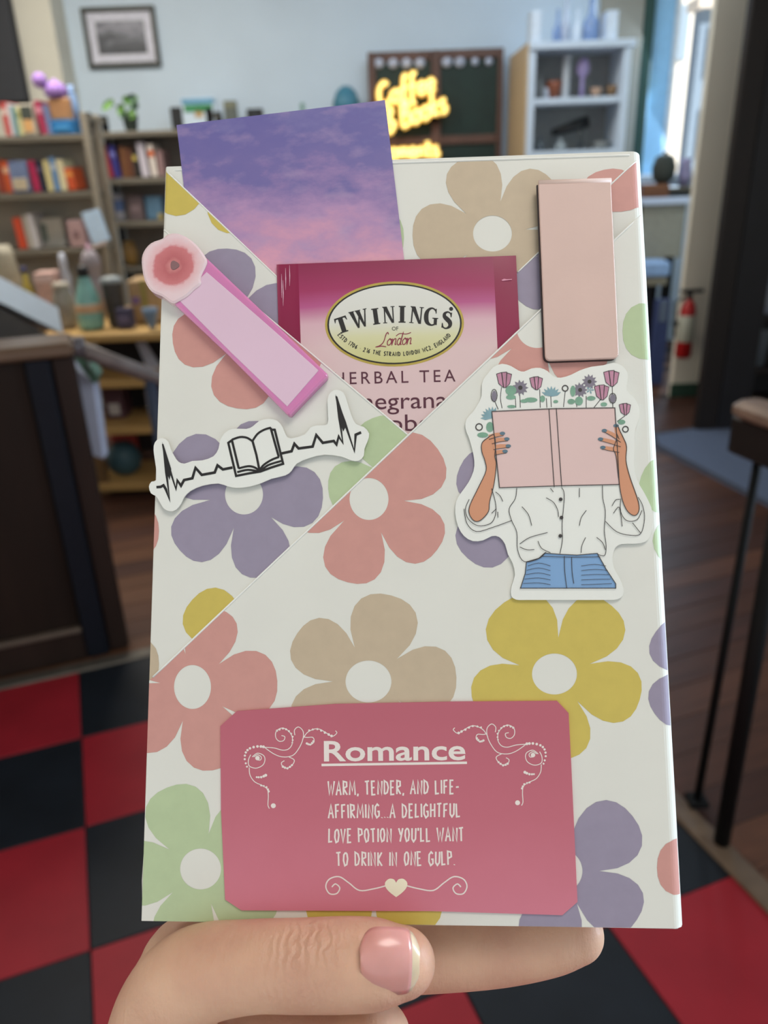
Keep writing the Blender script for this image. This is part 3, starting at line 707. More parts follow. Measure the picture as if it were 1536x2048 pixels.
for e_, (ps, c_) in zip(els, ((0.0, (150, 112, 112)), (0.10, (168, 112, 114)), (0.14, (214, 140, 140)), (0.3, (196, 110, 114)), (0.64, (212, 128, 132)), (0.74, (234, 190, 194)), (1.0, (238, 212, 216)))): e_.position = ps; e_.color = lin(c_)+(1,)
b_.inputs['Roughness'].default_value = 0.25; b_.inputs['Coat Weight'].default_value = 0.3; b_.inputs['Subsurface Weight'].default_value = 0.15; b_.inputs['Subsurface Radius'].default_value = (.003, .0015, .001); b_.inputs['Subsurface Scale'].default_value = 1.0
hd = rb.slab('rose_head', [(p.x, p.y) for p in bez_closed(c1(head), 3)], H_L+0.05, 4.9, hm_, bev=4, label='pale pink resin head with a coral rose in it')
def petal_ring(cx_, cy_, r, n, w, ph):
    return [(cx_+(r+w*math.cos(n*a+ph))*math.cos(a), cy_+(r*1.02+w*math.cos(n*a+ph))*math.sin(a)) for a in [2*math.pi*k/40 for k in range(40)]]
rb.slab('rose_centre', petal_ring(349, 530, 8.5, 3, 1.0, 0), 4.88, 5.1, M('rose_grey', (138, 102, 104), 0.5), hd, bev=1.0)

# ------------------------------------------------------------------ heartbeat sticker
hb = BookThing('heartbeat_sticker', 'white die-cut sticker of a black heartbeat line with an open book', 'sticker', (520, 900), H_L)
c4 = lambda pts: crop(pts, 3.2, 280, 760)
hbo = [(145, 372), (178, 392), (195, 440), (218, 485), (245, 522), (285, 535), (335, 518), (400, 514), (470, 488), (502, 440), (512, 390), (540, 342), (592, 312), (680, 313), (722, 296), (762, 263), (822, 248), (880, 262), (912, 302), (932, 350), (965, 374), (1055, 348), (1090, 305), (1132, 290), (1188, 288), (1205, 255), (1200, 130), (1220, 80), (1260, 62), (1302, 82), (1322, 130), (1350, 220), (1382, 282), (1432, 300), (1466, 342), (1456, 392), (1436, 440), (1432, 484), (1400, 516), (1350, 514), (1290, 490), (1180, 477), (1080, 500), (1002, 535), (970, 580), (930, 610), (840, 632), (780, 658), (700, 682), (620, 690), (560, 680), (500, 662), (400, 676), (322, 710), (282, 750), (262, 792), (230, 830), (190, 840), (150, 820), (122, 772), (100, 742), (70, 725), (57, 682), (74, 650), (104, 640), (102, 560), (90, 480), (88, 420), (108, 384)]
HS = 2.7
white = M('sticker_vinyl', (236, 238, 232), 0.4, 0.01, 40, coat=0.1)
vb = hb.slab('vinyl', [(p.x, p.y) for p in bez_closed(c4(hbo), 2)], H_R+0.5, HS, white)
ecg = [[(105, 686), (132, 684), (150, 674), (166, 700), (190, 770), (168, 590), (145, 412), (180, 540), (230, 698), (238, 642), (262, 677), (282, 640), (335, 629), (355, 562), (395, 607), (478, 592), (496, 546), (530, 572), (592, 560)],
       [(905, 470), (970, 456), (988, 408), (1015, 438), (1105, 426), (1128, 352), (1170, 402), (1240, 390), (1258, 413), (1272, 360), (1298, 402), (1276, 240), (1255, 106), (1310, 270), (1372, 455), (1380, 350), (1415, 335)]]
hb.flat('heartbeat_line', [q for s_ in ecg for q in ribbon(c4(s_), [5.2]*len(s_))], HS+0.06, blk, vb)
for q_ in ([(140, 410), (150, 410), (200, 570), (190, 640), (168, 590)], [(1250, 104), (1262, 104), (1322, 290), (1300, 330), (1284, 280)]): hb.flat('heartbeat_peak', [c4(q_)], HS+0.09, blk, vb)
bkl = [[(590, 384), (565, 402), (615, 614), (700, 597), (770, 586), (840, 560), (916, 536), (862, 318), (846, 318)], [(588, 384), (632, 566)], [(836, 306), (888, 492)], [(720, 390), (745, 480), (766, 584)]]
bkc = [[(588, 382), (640, 365), (685, 370), (720, 392)], [(720, 390), (752, 345), (795, 318), (838, 305)], [(630, 566), (690, 552), (730, 558), (766, 580)], [(766, 578), (790, 545), (840, 512), (890, 492)], [(622, 590), (690, 575), (766, 586)], [(770, 584), (820, 545), (905, 518)]]
hb.flat('book_drawing', [q for s_ in bkl for q in ribbon(c4(s_), 4.6)]+[q for s_ in bkc for q in ribbon([(p.x, p.y) for p in bez(c4(s_), 4)], 4.2)], HS+0.06, blk, vb)

# ------------------------------------------------------------------ sticker of a reader behind a book
gs = BookThing('reader_sticker', 'die-cut sticker drawing of someone reading a pink book with flowers sprouting above', 'sticker', (1110, 960), H_R)
c5 = lambda pts: crop(pts, 3.413, 890, 710)
go = [(290, 130), (330, 82), (390, 60), (450, 75), (500, 105), (540, 113), (590, 92), (650, 88), (700, 110), (740, 145), (790, 155), (860, 135), (920, 105), (1000, 80), (1080, 70), (1150, 52), (1210, 75), (1245, 120), (1246, 180), (1240, 240), (1290, 290), (1325, 360), (1325, 430), (1300, 500), (1294, 560), (1295, 640), (1290, 740), (1310, 850), (1360, 940), (1408, 1040), (1420, 1130), (1402, 1230), (1366, 1275), (1300, 1288), (1205, 1290), (1160, 1320), (1144, 1380), (1152, 1450), (1190, 1520), (1218, 1590), (1214, 1640), (1176, 1668), (1100, 1672), (800, 1672), (560, 1672), (486, 1670), (452, 1642), (455, 1580), (478, 1500), (462, 1420), (430, 1360), (410, 1290), (370, 1242), (320, 1236), (260, 1265), (190, 1270), (130, 1235), (90, 1170), (70, 1080), (76, 1000), (110, 940), (160, 870), (195, 790), (200, 720), (186, 640), (162, 560), (140, 500), (146, 440), (190, 390), (222, 340), (250, 280), (252, 200), (270, 155)]
GS = 2.6
gb = gs.slab('vinyl', [(p.x, p.y) for p in bez_closed(c5(go), 2)], H_R+0.35, GS, white)
tan = M('skin_ink', (214, 152, 118), 0.5, 0.03); jean = M('denim_ink', (128, 168, 212), 0.5, 0.03); bpink = M('book_pink_ink', (226, 196, 192), 0.5, 0.02); teal = M('nail_ink', (92, 120, 136), 0.5)
thin = M('line_ink', (58, 54, 54), 0.5); lgrn = M('leaf_ink', (124, 168, 144), 0.5, 0.1, 400); lpur = M('bloom_grey_ink', (128, 122, 136), 0.5, 0.1, 400); lpnk = M('bloom_pink_ink', (194, 138, 162), 0.5, 0.1, 400); lblu = M('bloom_blue_ink', (132, 168, 178), 0.5, 0.1, 400)
h0, h1_, hb_, h2_, h3_ = GS+0.05, GS+0.09, GS+0.16, GS+0.24, GS+0.30
def cv(q, n=4): return [(p.x, p.y) for p in bez_closed(c5(q), n)]
def ol(q, w=1.5, n=4): return ribbon(cv(q, n), w, True)
def ln(q, w=1.5, n=4): return ribbon([(p.x, p.y) for p in bez(c5(q), n)], w)
jeans = [(680, 1352), (780, 1360), (900, 1366), (1040, 1354), (1100, 1462), (1166, 1562), (1166, 1592), (515, 1592), (548, 1490), (556, 1412), (640, 1388)]
gs.flat('jeans', [c5(jeans)], h0, jean, gb)
larm = [(252, 602), (290, 566), (335, 545), (345, 620), (340, 690), (350, 745), (335, 880), (305, 1000), (296, 1070), (240, 1130), (196, 1130), (165, 1080), (172, 1020), (230, 900), (280, 790), (272, 720), (252, 660)]
rarm = [(1168, 492), (1180, 484), (1196, 520), (1218, 565), (1240, 625), (1236, 720), (1262, 830), (1320, 1000), (1322, 1070), (1290, 1096), (1242, 1060), (1206, 970), (1184, 830), (1168, 690), (1150, 640), (1172, 570)]
book_q = [(320, 385), (740, 366), (1160, 360), (1175, 600), (1190, 884), (800, 892), (372, 906), (345, 640)]
gs.flat('pink_book', [c5(book_q)], hb_, bpink, gb)
gs.flat('arm', [cv(larm)], hb_+0.03, tan, gb); gs.flat('arm', [cv(rarm)], hb_+0.03, tan, gb)
fing = [[(300, 560), (350, 545), (400, 538)], [(320, 590), (370, 578), (430, 574)], [(330, 630), (380, 622), (440, 620)], [(340, 668), (370, 662), (420, 656)],
        [(1200, 580), (1140, 540), (1085, 512)], [(1200, 610), (1130, 590), (1058, 572)], [(1190, 648), (1130, 640), (1072, 630)], [(1190, 560), (1172, 520), (1166, 480)]]
for s_ in fing: gs.flat('finger', ribbon(c5(s_), [8.5, 8, 6]), h2_, tan, gb)
for x, y in ((392, 535), (422, 573), (432, 621), (410, 657), (1088, 516), (1062, 574), (1078, 631), (1168, 482)): gs.flat('finger_nail', [[(p[0]/3.413+890, p[1]/3.413+710) for p in disc(x, y, 19, 10, 12)]], h3_, teal, gb)
L_ = []
L_ += ol(book_q, 1.6, 1)+ln([(710, 365), (728, 640), (746, 902)])+ln([(760, 362), (778, 630), (797, 900)])+ol(larm, 1.4)+ol(rarm, 1.4)
for s_ in fing: L_ += ln([(s_[0][0], s_[0][1]+16), (s_[1][0], s_[1][1]+15), (s_[2][0], s_[2][1]+12)], 1.1, 2)
# shirt
for s_ in ([(318, 910), (345, 1010), (345, 1090), (310, 1150), (225, 1165), (160, 1120), (140, 1050), (165, 985)], [(130, 1050), (150, 1150), (215, 1205), (330, 1175), (455, 1130)], [(490, 908), (480, 980), (438, 1050), (455, 1130), (490, 1210), (496, 1330), (540, 1410), (640, 1390), (690, 1345)],
           [(1075, 890), (1078, 980), (1095, 1070), (1088, 1200), (1100, 1300), (1090, 1368), (1040, 1360)], [(1095, 1135), (1170, 1205), (1260, 1230), (1335, 1220), (1362, 1120), (1350, 1030), (1318, 970)], [(1200, 980), (1200, 1070), (1240, 1130), (1310, 1125), (1345, 1060)],
           [(797, 905), (815, 960), (800, 1150), (802, 1260), (785, 1355)], [(720, 910), (740, 935)], [(690, 975), (740, 1005), (770, 1060), (775, 1105)], [(525, 1035), (570, 1090), (592, 1165)], [(965, 1060), (930, 1110), (918, 1165)], [(918, 908), (918, 970)],
           [(510, 1290), (580, 1245), (700, 1212)], [(510, 1310), (560, 1330), (610, 1328)], [(635, 1270), (660, 1320), (720, 1350)], [(960, 1245), (935, 1300), (930, 1350)], [(1035, 1245), (1075, 1280), (1095, 1330)], [(345, 935), (375, 960), (395, 1000)], [(1140, 1030), (1165, 990), (1195, 985)], [(1150, 1080), (1190, 1040), (1210, 1170)], [(1280, 1145), (1335, 1215)], [(318, 1080), (350, 1050)], [(360, 1070), (362, 1110)]):
    L_ += ln(s_, 1.3)
L_ += ol(jeans, 1.6, 1)+ln([(815, 1372), (818, 1480), (832, 1592)], 1.3)+ln([(865, 1380), (868, 1480), (880, 1560)], 1.3)+ln([(660, 1375), (860, 1380), (1060, 1378)], 1.2)
for y in range(5):
    L_ += ln([(565+y*2-10*y, 1440+30*y), (640, 1420+34*y), (720, 1440+32*y)], 1.0)+ln([(930, 1440+32*y), (1020, 1430+34*y), (1100+10*y, 1440+30*y)], 1.0)
gs.flat('line_art', L_, h3_+0.02, thin, gb, jit=0.003)
gs.flat('shirt_buttons', [[(p[0]/3.413+890, p[1]/3.413+710) for p in disc(x, y, 13, 10)] for x, y in ((790, 985), (795, 1110), (787, 1235))], h3_+0.06, thin, gb)
# flowers above the book (pixels from a closer crop)
c8 = lambda pts: crop(pts, 4.518, 940, 730)
def d8(x, y, r, ry=None, n=12): return [(p[0]/4.518+940, p[1]/4.518+730) for p in disc(x, y, r, n, ry)]
stems = [[(285, 200), (275, 300), (290, 390)], [(225, 330), (255, 400)], [(410, 300), (415, 385)], [(450, 270), (455, 385)], [(630, 220), (635, 385)], [(730, 280), (735, 380)], [(860, 240), (845, 380)], [(690, 300), (695, 385)], [(960, 300), (965, 380)], [(1050, 280), (1050, 385)], [(1180, 310), (1120, 385)], [(1285, 190), (1290, 380)], [(1290, 350), (1290, 385)], [(1400, 460), (1330, 510)]]
gs.flat('flower_stems', [q for s_ in stems for q in ribbon([(p.x, p.y) for p in bez(c8(s_), 3)], 1.3)], h0, thin, gb)
def bloom(x, y, r): return [[(p[0]/4.518+940, p[1]/4.518+730) for p in q] for q in ([(x-r, y-r*.8), (x-r*.35, y-r), (x-r*.1, y+r), (x-r*.7, y+r*.5)], [(x-r*.3, y-r), (x+r*.35, y-r*1.05), (x+r*.25, y+r), (x-r*.05, y+r)], [(x+r*.4, y-r*.95), (x+r, y-r*.75), (x+r*.75, y+r*.5), (x+r*.25, y+r)])]
gs.flat('pink_blooms', sum([bloom(*a) for a in ((308, 135, 68), (598, 165, 58), (1190, 248, 66), (1278, 122, 70), (1400, 400, 52))], []), h1_, lpnk, gb)
def fan(x, y, r, n, a0, a1, w):
    out = []
    for k in range(n):
        a = math.radians(a0+(a1-a0)*k/(n-1)); out.append([(p[0]/4.518+940, p[1]/4.518+730) for p in [(x, y), (x+r*.6*math.cos(a-w), y+r*.6*math.sin(a-w)), (x+r*math.cos(a), y+r*math.sin(a)), (x+r*.6*math.cos(a+w), y+r*.6*math.sin(a+w))]])
    return out
gs.flat('grey_blooms', fan(455, 205, 74, 11, 0, 327, .34)+fan(995, 225, 70, 11, 0, 327, .34)+fan(1080, 150, 70, 11, 0, 327, .34), h1_, lpur, gb)
gs.flat('bloom_centres', [d8(455, 205, 20), d8(995, 225, 18), d8(1080, 150, 18)], h1_+0.05, thin, gb)
gs.flat('blue_blooms', fan(735, 285, 96, 7, -155, -25, .26)+fan(200, 480, 105, 7, 180, 290, .26)+fan(1085, 225, 40, 5, 0, 290, .3), h1_, lblu, gb)
gs.flat('leaves', [d8(*a) for a in ((370, 230, 50, 45), (370, 290, 45, 22), (550, 315, 60, 22), (490, 325, 36, 16), (655, 305, 24, 30), (915, 330, 34, 24), (985, 325, 36, 40), (930, 235, 24, 50), (1095, 300, 40, 20), (180, 560, 34, 46), (115, 632, 50, 24), (1370, 515, 34, 22), (1210, 355, 30, 18), (375, 375, 40, 14), (775, 330, 22, 14))], h1_+0.03, lgrn, gb)
gs.flat('bloom_outlines', sum([ribbon(q, 1.1, True) for a in ((308, 135, 68), (598, 165, 58), (1190, 248, 66), (1278, 122, 70), (1400, 400, 52)) for q in bloom(*a)], [])+sum([ribbon(d8(x, y, r), 2.0, True) for x, y, r in ((860, 210, 26), (82, 560, 30), (1405, 580, 26))], [])+sum([ribbon(d8(x, y, rx, ry), 1.3, True) for x, y, rx, ry in ((218, 275, 28, 56), (1290, 300, 32, 46))], []), h1_+0.05, thin, gb)
gs.flat('flower_bud', [d8(218, 280, 22, 48)], h1_, lpur, gb); gs.flat('flower_bud', [d8(1290, 302, 26, 38)], h1_, lpur, gb)

# ------------------------------------------------------------------ folded magnetic bookmark
mb_ = BookThing('magnetic_bookmark', 'blush pink folded magnetic bookmark clipped near the top right corner', 'bookmark', (1155, 540), H_R)
blush = M('blush_card', (216, 186, 176), 0.5, 0.03, 60, bump=0.05, bscale=300); mag = M('magnet_dark', (52, 40, 42), 0.5)
def rrect(q, r, corners):
    out = []
    for i in range(4):
        p, a, b = Vector(q[i]), Vector(q[i-1]), Vector(q[(i+1) % 4])
        if i in corners:
            u, w_ = (a-p).normalized()*r, (b-p).normalized()*r
            for k in range(6):
                t = k/5; out.append(tuple((p+u*(1-t)**2+w_*t**2)))
        else: out.append(tuple(p))
    return out
mb_.slab('back_leaf', rrect([(1073, 370), (1220, 367), (1234, 720), (1087, 725)], 14, (2, 3)), H_R+0.1, 2.6, mag, label='dark magnet side')
mb_.slab('front_leaf', rrect([(1077, 368), (1222, 364), (1238, 716), (1091, 721)], 12, (2, 3)), 2.75, 3.7, blush, bev=1.6)
A_, B_ = bp(1077, 367, 2.9), bp(1222, 363, 2.9); t_ = MB().tube([A_, B_], 0.9*MM, 10); mb_.part('fold', t_.v, t_.f, M('blush_fold', (226, 200, 190), 0.45), None, True)

# ------------------------------------------------------------------ Romance card
rc = BookThing('quote_card', 'rose pink card headed Romance with white swirls and heart, near the bottom edge', 'card', (795, 1620), H_R)
c6 = lambda pts: crop(pts, 2.0757, 430, 1380)
rosem = ramp_mat('rose_card', [(0.0, (210, 122, 140)), (0.5, (196, 106, 122)), (1.0, (188, 98, 114))], 1, -0.022, 0.022, 0.3, 40, (1, 1, 1), 0.45, 3)
HC = H_R+0.55
card = rc.slab('cardstock', c6([(90, 88), (500, 58), (1000, 48), (1420, 45), (1468, 96), (1480, 330), (1505, 880), (1442, 935), (900, 918), (110, 915), (42, 870), (25, 500), (22, 150)]), H_R+0.05, HC, rosem)
ivory = M('ivory_ink', (238, 228, 222), 0.5, 0.02)
rc.flat('title_lettering', fit_text(font_polys('Romance', offset=0.018), 648, 1522, 931, 1519, 40), HC+0.05, ivory, card)
rc.flat('title_underline', [[(643, 1527.5), (934, 1523), (934, 1528), (643, 1532.5)]], HC+0.05, ivory, card)
body_l = hand_text('WARM, TENDER, AND LIFE-', 656, 1590, 918, 1587, 27, 3.3, .26, .05)+hand_text('AFFIRMING...A DELIGHTFUL', 657, 1637, 920, 1634, 27, 3.3, .26, .05)+hand_text("LOVE POTION YOU'LL WANT", 657, 1685, 927, 1682, 27, 3.3, .26, .05)+hand_text('TO DRINK IN ONE GULP.', 673, 1732, 909, 1730, 27, 3.3, .26, .05)
rc.flat('quote_lettering', body_l, HC+0.05, ivory, card)
c7 = lambda pts: crop(pts, 6.678, 470, 1430)
def swirl(mir):
    def mm(p): return (p[0], p[1]) if not mir else (1580-p[0]-(p[1]-1430)*(-0.01), p[1]-6)
    lines = [[(230, 560), (300, 510), (380, 540), (400, 600), (370, 670), (280, 710), (190, 680), (180, 600), (210, 530)], [(250, 560), (300, 530), (350, 560), (340, 600), (300, 600)], [(390, 430), (520, 440), (640, 470), (720, 450), (765, 380), (760, 280), (700, 200), (620, 175), (550, 220), (545, 300), (590, 350), (650, 340), (665, 290), (620, 275)],
             [(390, 430), (520, 520), (640, 560), (770, 540), (850, 450), (905, 330), (910, 220), (850, 160), (795, 200), (800, 270)], [(720, 560), (790, 600), (770, 660), (700, 710), (640, 690), (620, 640), (660, 610)], [(190, 700), (200, 800), (260, 890), (360, 940), (430, 990), (445, 1080), (440, 1200), (460, 1250)], [(910, 290), (960, 300), (1040, 300), (1055, 360), (1000, 400), (960, 370)], [(900, 330), (960, 240), (1050, 190), (1130, 190), (1220, 240), (1300, 285), (1360, 240), (1340, 210)]]
    polys = []
    for s_ in lines: polys += ribbon([mm((p.x, p.y)) for p in bez(c7(s_), 5)], 1.7)
    dots = []
    for path, r0, r1_ in (([(380, 425), (300, 420), (200, 445), (145, 500), (130, 590), (160, 690)], 3.0, 2.0), ([(560, 210), (640, 180), (720, 215), (770, 290), (765, 370)], 2.4, 1.8), ([(990, 205), (1100, 188), (1200, 235), (1290, 280)], 2.0, 3.0), ([(640, 690), (700, 712), (760, 670)], 2.6, 2.2), ([(290, 830), (350, 830), (410, 805)], 2.0, 3.4), ([(350, 940), (420, 965), (450, 1020)], 2.2, 2.4), ([(960, 380), (1005, 395), (1045, 350)], 2.4, 2.0)):
        pts = bez(c7(path), 2)
        for i, p in enumerate(pts):
            x_, y_ = mm((p.x, p.y)); polys.append(disc(x_, y_, r0+(r1_-r0)*i/len(pts), 8))
    for x, y, r in ((300, 575, 4.6), (512, 1212, 5.0)):
        q = mm(c7([(x, y)])[0]); polys.append(disc(q[0], q[1], r, 12))
    return polys
rc.flat('corner_swirl', swirl(False), HC+0.05, ivory, card, jit=0.006); rc.flat('corner_swirl', swirl(True), HC+0.05, ivory, card, jit=0.006)
for mir in (1, -1):
    m_ = lambda p: ((p[0] if mir > 0 else 1506-p[0]), p[1])
    pts = [(712, 812), (660, 825), (600, 832), (555, 800), (515, 775), (475, 785), (460, 815), (475, 845), (505, 845), (518, 822), (500, 805), (485, 818)]
    rc.flat('scroll_flourish', ribbon([(p.x, p.y) for p in bez(c6([m_(p) for p in pts]), 5)], 2.6), HC+0.05, ivory, card)
rc.flat('printed_heart', [[(p.x, p.y) for p in bez(c6([(752, 800), (762, 786), (782, 784), (798, 800), (794, 822), (776, 842), (752, 860)]), 4)]+[(p.x, p.y) for p in bez(c6([(752, 860), (728, 842), (710, 822), (706, 800), (722, 784), (742, 786), (752, 800)]), 4)][1:-1]], HC+0.06, M('cream_ink', (238, 232, 206), 0.5), card)

# ================================================================== THE HOLDING HAND
def chain(mb, pts, n=20, steps=6):
    """pts: (px, py, h_mm, r_mm[, flat]) -> closed tapered tube in the book frame"""
    q = [(*bp(p[0], p[1], p[2]), p[3]*MM) for p in pts]
    P = []
    for i in range(len(q)-1):
        a0, a1, a2, a3 = q[max(i-1, 0)], q[i], q[i+1], q[min(i+2, len(q)-1)]
        for k in range(steps):
            t = k/steps; P.append([0.5*((2*a1[c])+(a2[c]-a0[c])*t+(2*a0[c]-5*a1[c]+4*a2[c]-a3[c])*t*t+(3*a1[c]-a0[c]-3*a2[c]+a3[c])*t**3) for c in range(4)])
    P.append(list(q[-1]))
    def cap(c, d, r, rev):
        out = []
        for k in range(1, 6):
            a = math.radians(90-k*17.0); out.append((c+d*r*math.cos(a), r*math.sin(a)))
        return out
    ctrs = [(Vector(p[:3]), p[3]) for p in P]
    d0 = (ctrs[0][0]-ctrs[1][0]).normalized(); d1 = (ctrs[-1][0]-ctrs[-2][0]).normalized()
    full = list(reversed(cap(ctrs[0][0], d0, ctrs[0][1], 1)))+ctrs+cap(ctrs[-1][0], d1, ctrs[-1][1], 0)
    mb.tube([c for c, r in full], [r for c, r in full], n)
hm = MB()
chain(hm, [(312, 2110, -6, 13.5), (338, 2015, -1, 12.6), (392, 1952, 4, 11.2), (500, 1932, 7, 9.9), (600, 1930, 8, 9.9), (690, 1928, 8, 10.0), (760, 1927, 7.5, 9.6), (803, 1925, 7, 8.0)])      # thumb
chain(hm, [(350, 2180, -22, 17), (345, 2040, -21, 15), (362, 1950, -20, 12.2), (392, 1912, -20, 11), (540, 1908, -21.5, 10.2), (720, 1908, -22, 10.0), (880, 1902, -21, 9.8), (1000, 1893, -20, 9.5), (1100, 1878, -19, 8.8), (1150, 1868, -18.5, 7.6)])   # index finger under the book
chain(hm, [(340, 2200, -22, 17), (370, 2080, -24, 14), (430, 2062, -26, 10.5), (580, 2068, -27, 9.8), (700, 2074, -19, 9.2), (752, 2074, -8, 8.6), (742, 2078, -1, 7.8)])               # middle finger curled
chain(hm, [(340, 2260, -20, 17), (400, 2200, -24, 12), (500, 2195, -26, 10), (640, 2205, -24, 9.2), (720, 2210, -12, 8.6), (700, 2210, -2, 7.8)])               # ring finger
chain(hm, [(350, 2360, -18, 15), (410, 2310, -22, 11), (500, 2315, -24, 8.8), (600, 2325, -18, 8.2), (640, 2325, -8, 7.4), (620, 2325, -1, 6.8)])               # little finger
chain(hm, [(325, 2060, -12, 13), (345, 2150, -14, 20), (380, 2290, -12, 23), (420, 2450, -6, 24), (430, 2650, 0, 25)])    # palm heel and wrist
chain(hm, [(400, 2150, -22, 14), (430, 2270, -20, 19), (440, 2400, -10, 20)])
skin = bpy.data.materials.new('skin'); skin.use_nodes = True
nt = skin.node_tree; b = nt.nodes['Principled BSDF']
tc = nt.nodes.new('ShaderNodeTexCoord')
n1 = nt.nodes.new('ShaderNodeTexNoise'); n1.inputs['Scale'].default_value = 60; n1.inputs['Detail'].default_value = 5
n2 = nt.nodes.new('ShaderNodeTexNoise'); n2.inputs['Scale'].default_value = 900; n2.inputs['Detail'].default_value = 3
mp = nt.nodes.new('ShaderNodeMapping'); mp.inputs['Scale'].default_value = (3.0, 0.8, 1)
wv = nt.nodes.new('ShaderNodeTexNoise'); wv.inputs['Scale'].default_value = 260; wv.inputs['Detail'].default_value = 3
for q in (n1, n2): nt.links.new(tc.outputs['Object'], q.inputs['Vector'])
nt.links.new(tc.outputs['Object'], mp.inputs['Vector']); nt.links.new(mp.outputs['Vector'], wv.inputs['Vector'])
r = nt.nodes.new('ShaderNodeValToRGB'); r.color_ramp.elements[0].position = 0.32; r.color_ramp.elements[1].position = 0.68
r.color_ramp.elements[0].color = lin((206, 158, 134))+(1,); r.color_ramp.elements[1].color = lin((222, 180, 152))+(1,)
nt.links.new(n1.outputs['Fac'], r.inputs['Fac']); nt.links.new(r.outputs['Color'], b.inputs['Base Color'])
ad = nt.nodes.new('ShaderNodeMath'); ad.operation = 'MULTIPLY_ADD'; ad.inputs[1].default_value = 1.6
nt.links.new(wv.outputs['Fac'], ad.inputs[0]); nt.links.new(n2.outputs['Fac'], ad.inputs[2])
kp = bp(600, 1930, 17)-bp(420, 2200, 0)
vm = nt.nodes.new('ShaderNodeVectorMath'); vm.operation = 'DISTANCE'; nt.links.new(tc.outputs['Object'], vm.inputs[0]); vm.inputs[1].default_value = kp
mr = nt.nodes.new('ShaderNodeMapRange'); mr.inputs['From Min'].default_value = 0.002; mr.inputs['From Max'].default_value = 0.012; mr.inputs['To Min'].default_value = 3.0; mr.inputs['To Max'].default_value = 0.0
nt.links.new(vm.outputs['Value'], mr.inputs['Value'])
wb_ = nt.nodes.new('ShaderNodeTexWave'); wb_.inputs['Scale'].default_value = 140; wb_.inputs['Distortion'].default_value = 6.0; wb_.inputs['Detail'].default_value = 3; wb_.inputs['Detail Scale'].default_value = 2.0
nt.links.new(tc.outputs['Object'], wb_.inputs['Vector'])
kx = nt.nodes.new('ShaderNodeMath'); kx.operation = 'MULTIPLY_ADD'; nt.links.new(wb_.outputs['Fac'], kx.inputs[0]); nt.links.new(mr.outputs['Result'], kx.inputs[1]); nt.links.new(ad.outputs[0], kx.inputs[2])
bu = nt.nodes.new('ShaderNodeBump'); bu.inputs['Strength'].default_value = 0.25; bu.inputs['Distance'].default_value = 0.0006
nt.links.new(kx.outputs[0], bu.inputs['Height']); nt.links.new(bu.outputs['Normal'], b.inputs['Normal'])
b.inputs['Roughness'].default_value = 0.5; b.inputs['Subsurface Weight'].default_value = 0.25; b.inputs['Subsurface Radius'].default_value = (0.004, 0.0015, 0.0008); b.inputs['Subsurface Scale'].default_value = 1.0
hc = bp(420, 2200, 0)
hand = obj('person', [p-hc for p in hm.v], hm.f, skin, None, True, BM @ Matrix.Translation(hc))
md = hand.modifiers.new('remesh', 'REMESH'); md.mode = 'VOXEL'; md.voxel_size = 0.0009; md.use_smooth_shade = True
ms = hand.modifiers.new('smooth', 'SMOOTH'); ms.iterations = 14; ms.factor = 0.5
tag(hand, 'bare hand of a person gripping the wrapped book from below, thumb in front', 'person')
# thumb nail
def nail(name, mat, a0, a1, lift, wide):
    v = []; f = []; NA_, NB = 14, 14
    for i in range(NA_+1):
        a = a0+(a1-a0)*i/NA_
        for j in range(NB+1):
            s_ = 2*j/NB-1
            # outline: rounded at both ends
            e = abs(2*(a-0.5)); hw = wide*(1-max(0, e)**5*0.42)
            y = 1920+s_*hw + 4*(a-0.5)
            x = 722+a*114 - 8*(s_*s_)*(1 if a > 0.5 else -1)*abs(a-0.5)*2
            h = 18.15 - 3.3*s_*s_ - 3.6*max(0, a-0.25)**2 + lift - 1.2*max(0, .2-a)
            v.append(bp(x, y, h))
    for i in range(NA_):
        for j in range(NB): f.append((i*(NB+1)+j, i*(NB+1)+j+1, (i+1)*(NB+1)+j+1, (i+1)*(NB+1)+j))
    f = [tuple(reversed(q)) for q in f]
    o = obj(name, [p-hc for p in v], f, mat, hand, True)
    so_ = o.modifiers.new('solid', 'SOLIDIFY'); so_.thickness = 0.0008; so_.offset = -1
    return o
nl = nail('thumb_nail', M('nail_pink', (222, 158, 150), 0.25, 0.06, 120, sss=0.2, coat=0.35), 0.0, 0.88, 0.0, 62)
nail('nail_tip', M('nail_white', (226, 204, 172), 0.3, 0.04, 120, sss=0.2, coat=0.3), 0.86, 1.0, -0.02, 62)

# ================================================================== LEFT: half wall, sloped desk, rail
dk = M('dark_walnut', (38, 26, 21), 0.55, 0.25, 12, spec=0.2, stretch=(1, 1, 0.2)); dk2 = M('walnut_panel', (29, 18, 12), 0.6, 0.25, 12, spec=0.2, stretch=(1, 1, 0.2)); dkb = M('blue_black_paint', (13, 16, 25), 0.6, spec=0.2)
HWZ = 0.858
hw = thing('half_wall', 'dark walnut panelled half wall at the edge of the tiled entry', 'half wall', G(0.30, 1.22), GA)
MB().box(-2.2, -0.061, 0.0, 0.10, 0.0, HWZ, 0.004).build('panel', dk2, hw)
MB().box(-2.2, 0.06, -0.03, 0.13, HWZ+0.0005, HWZ+0.035, 0.008).build('cap', M('walnut_cap', (92, 70, 52), 0.35, 0.2, 12, stretch=(0.3, 1, 1)), hw)
MB().box(-0.06, -0.001, -0.02, 0.12, 0.0, HWZ, 0.006).build('end_post', dkb, hw)
MB().box(0.0, 0.055, -0.005, 0.12, 0.0, HWZ, 0.006).build('end_board', dk, hw)
MB().box(-2.2, -0.061, -0.018, -0.0005, 0.0, 0.09, 0.004).build('base_rail', dk, hw)
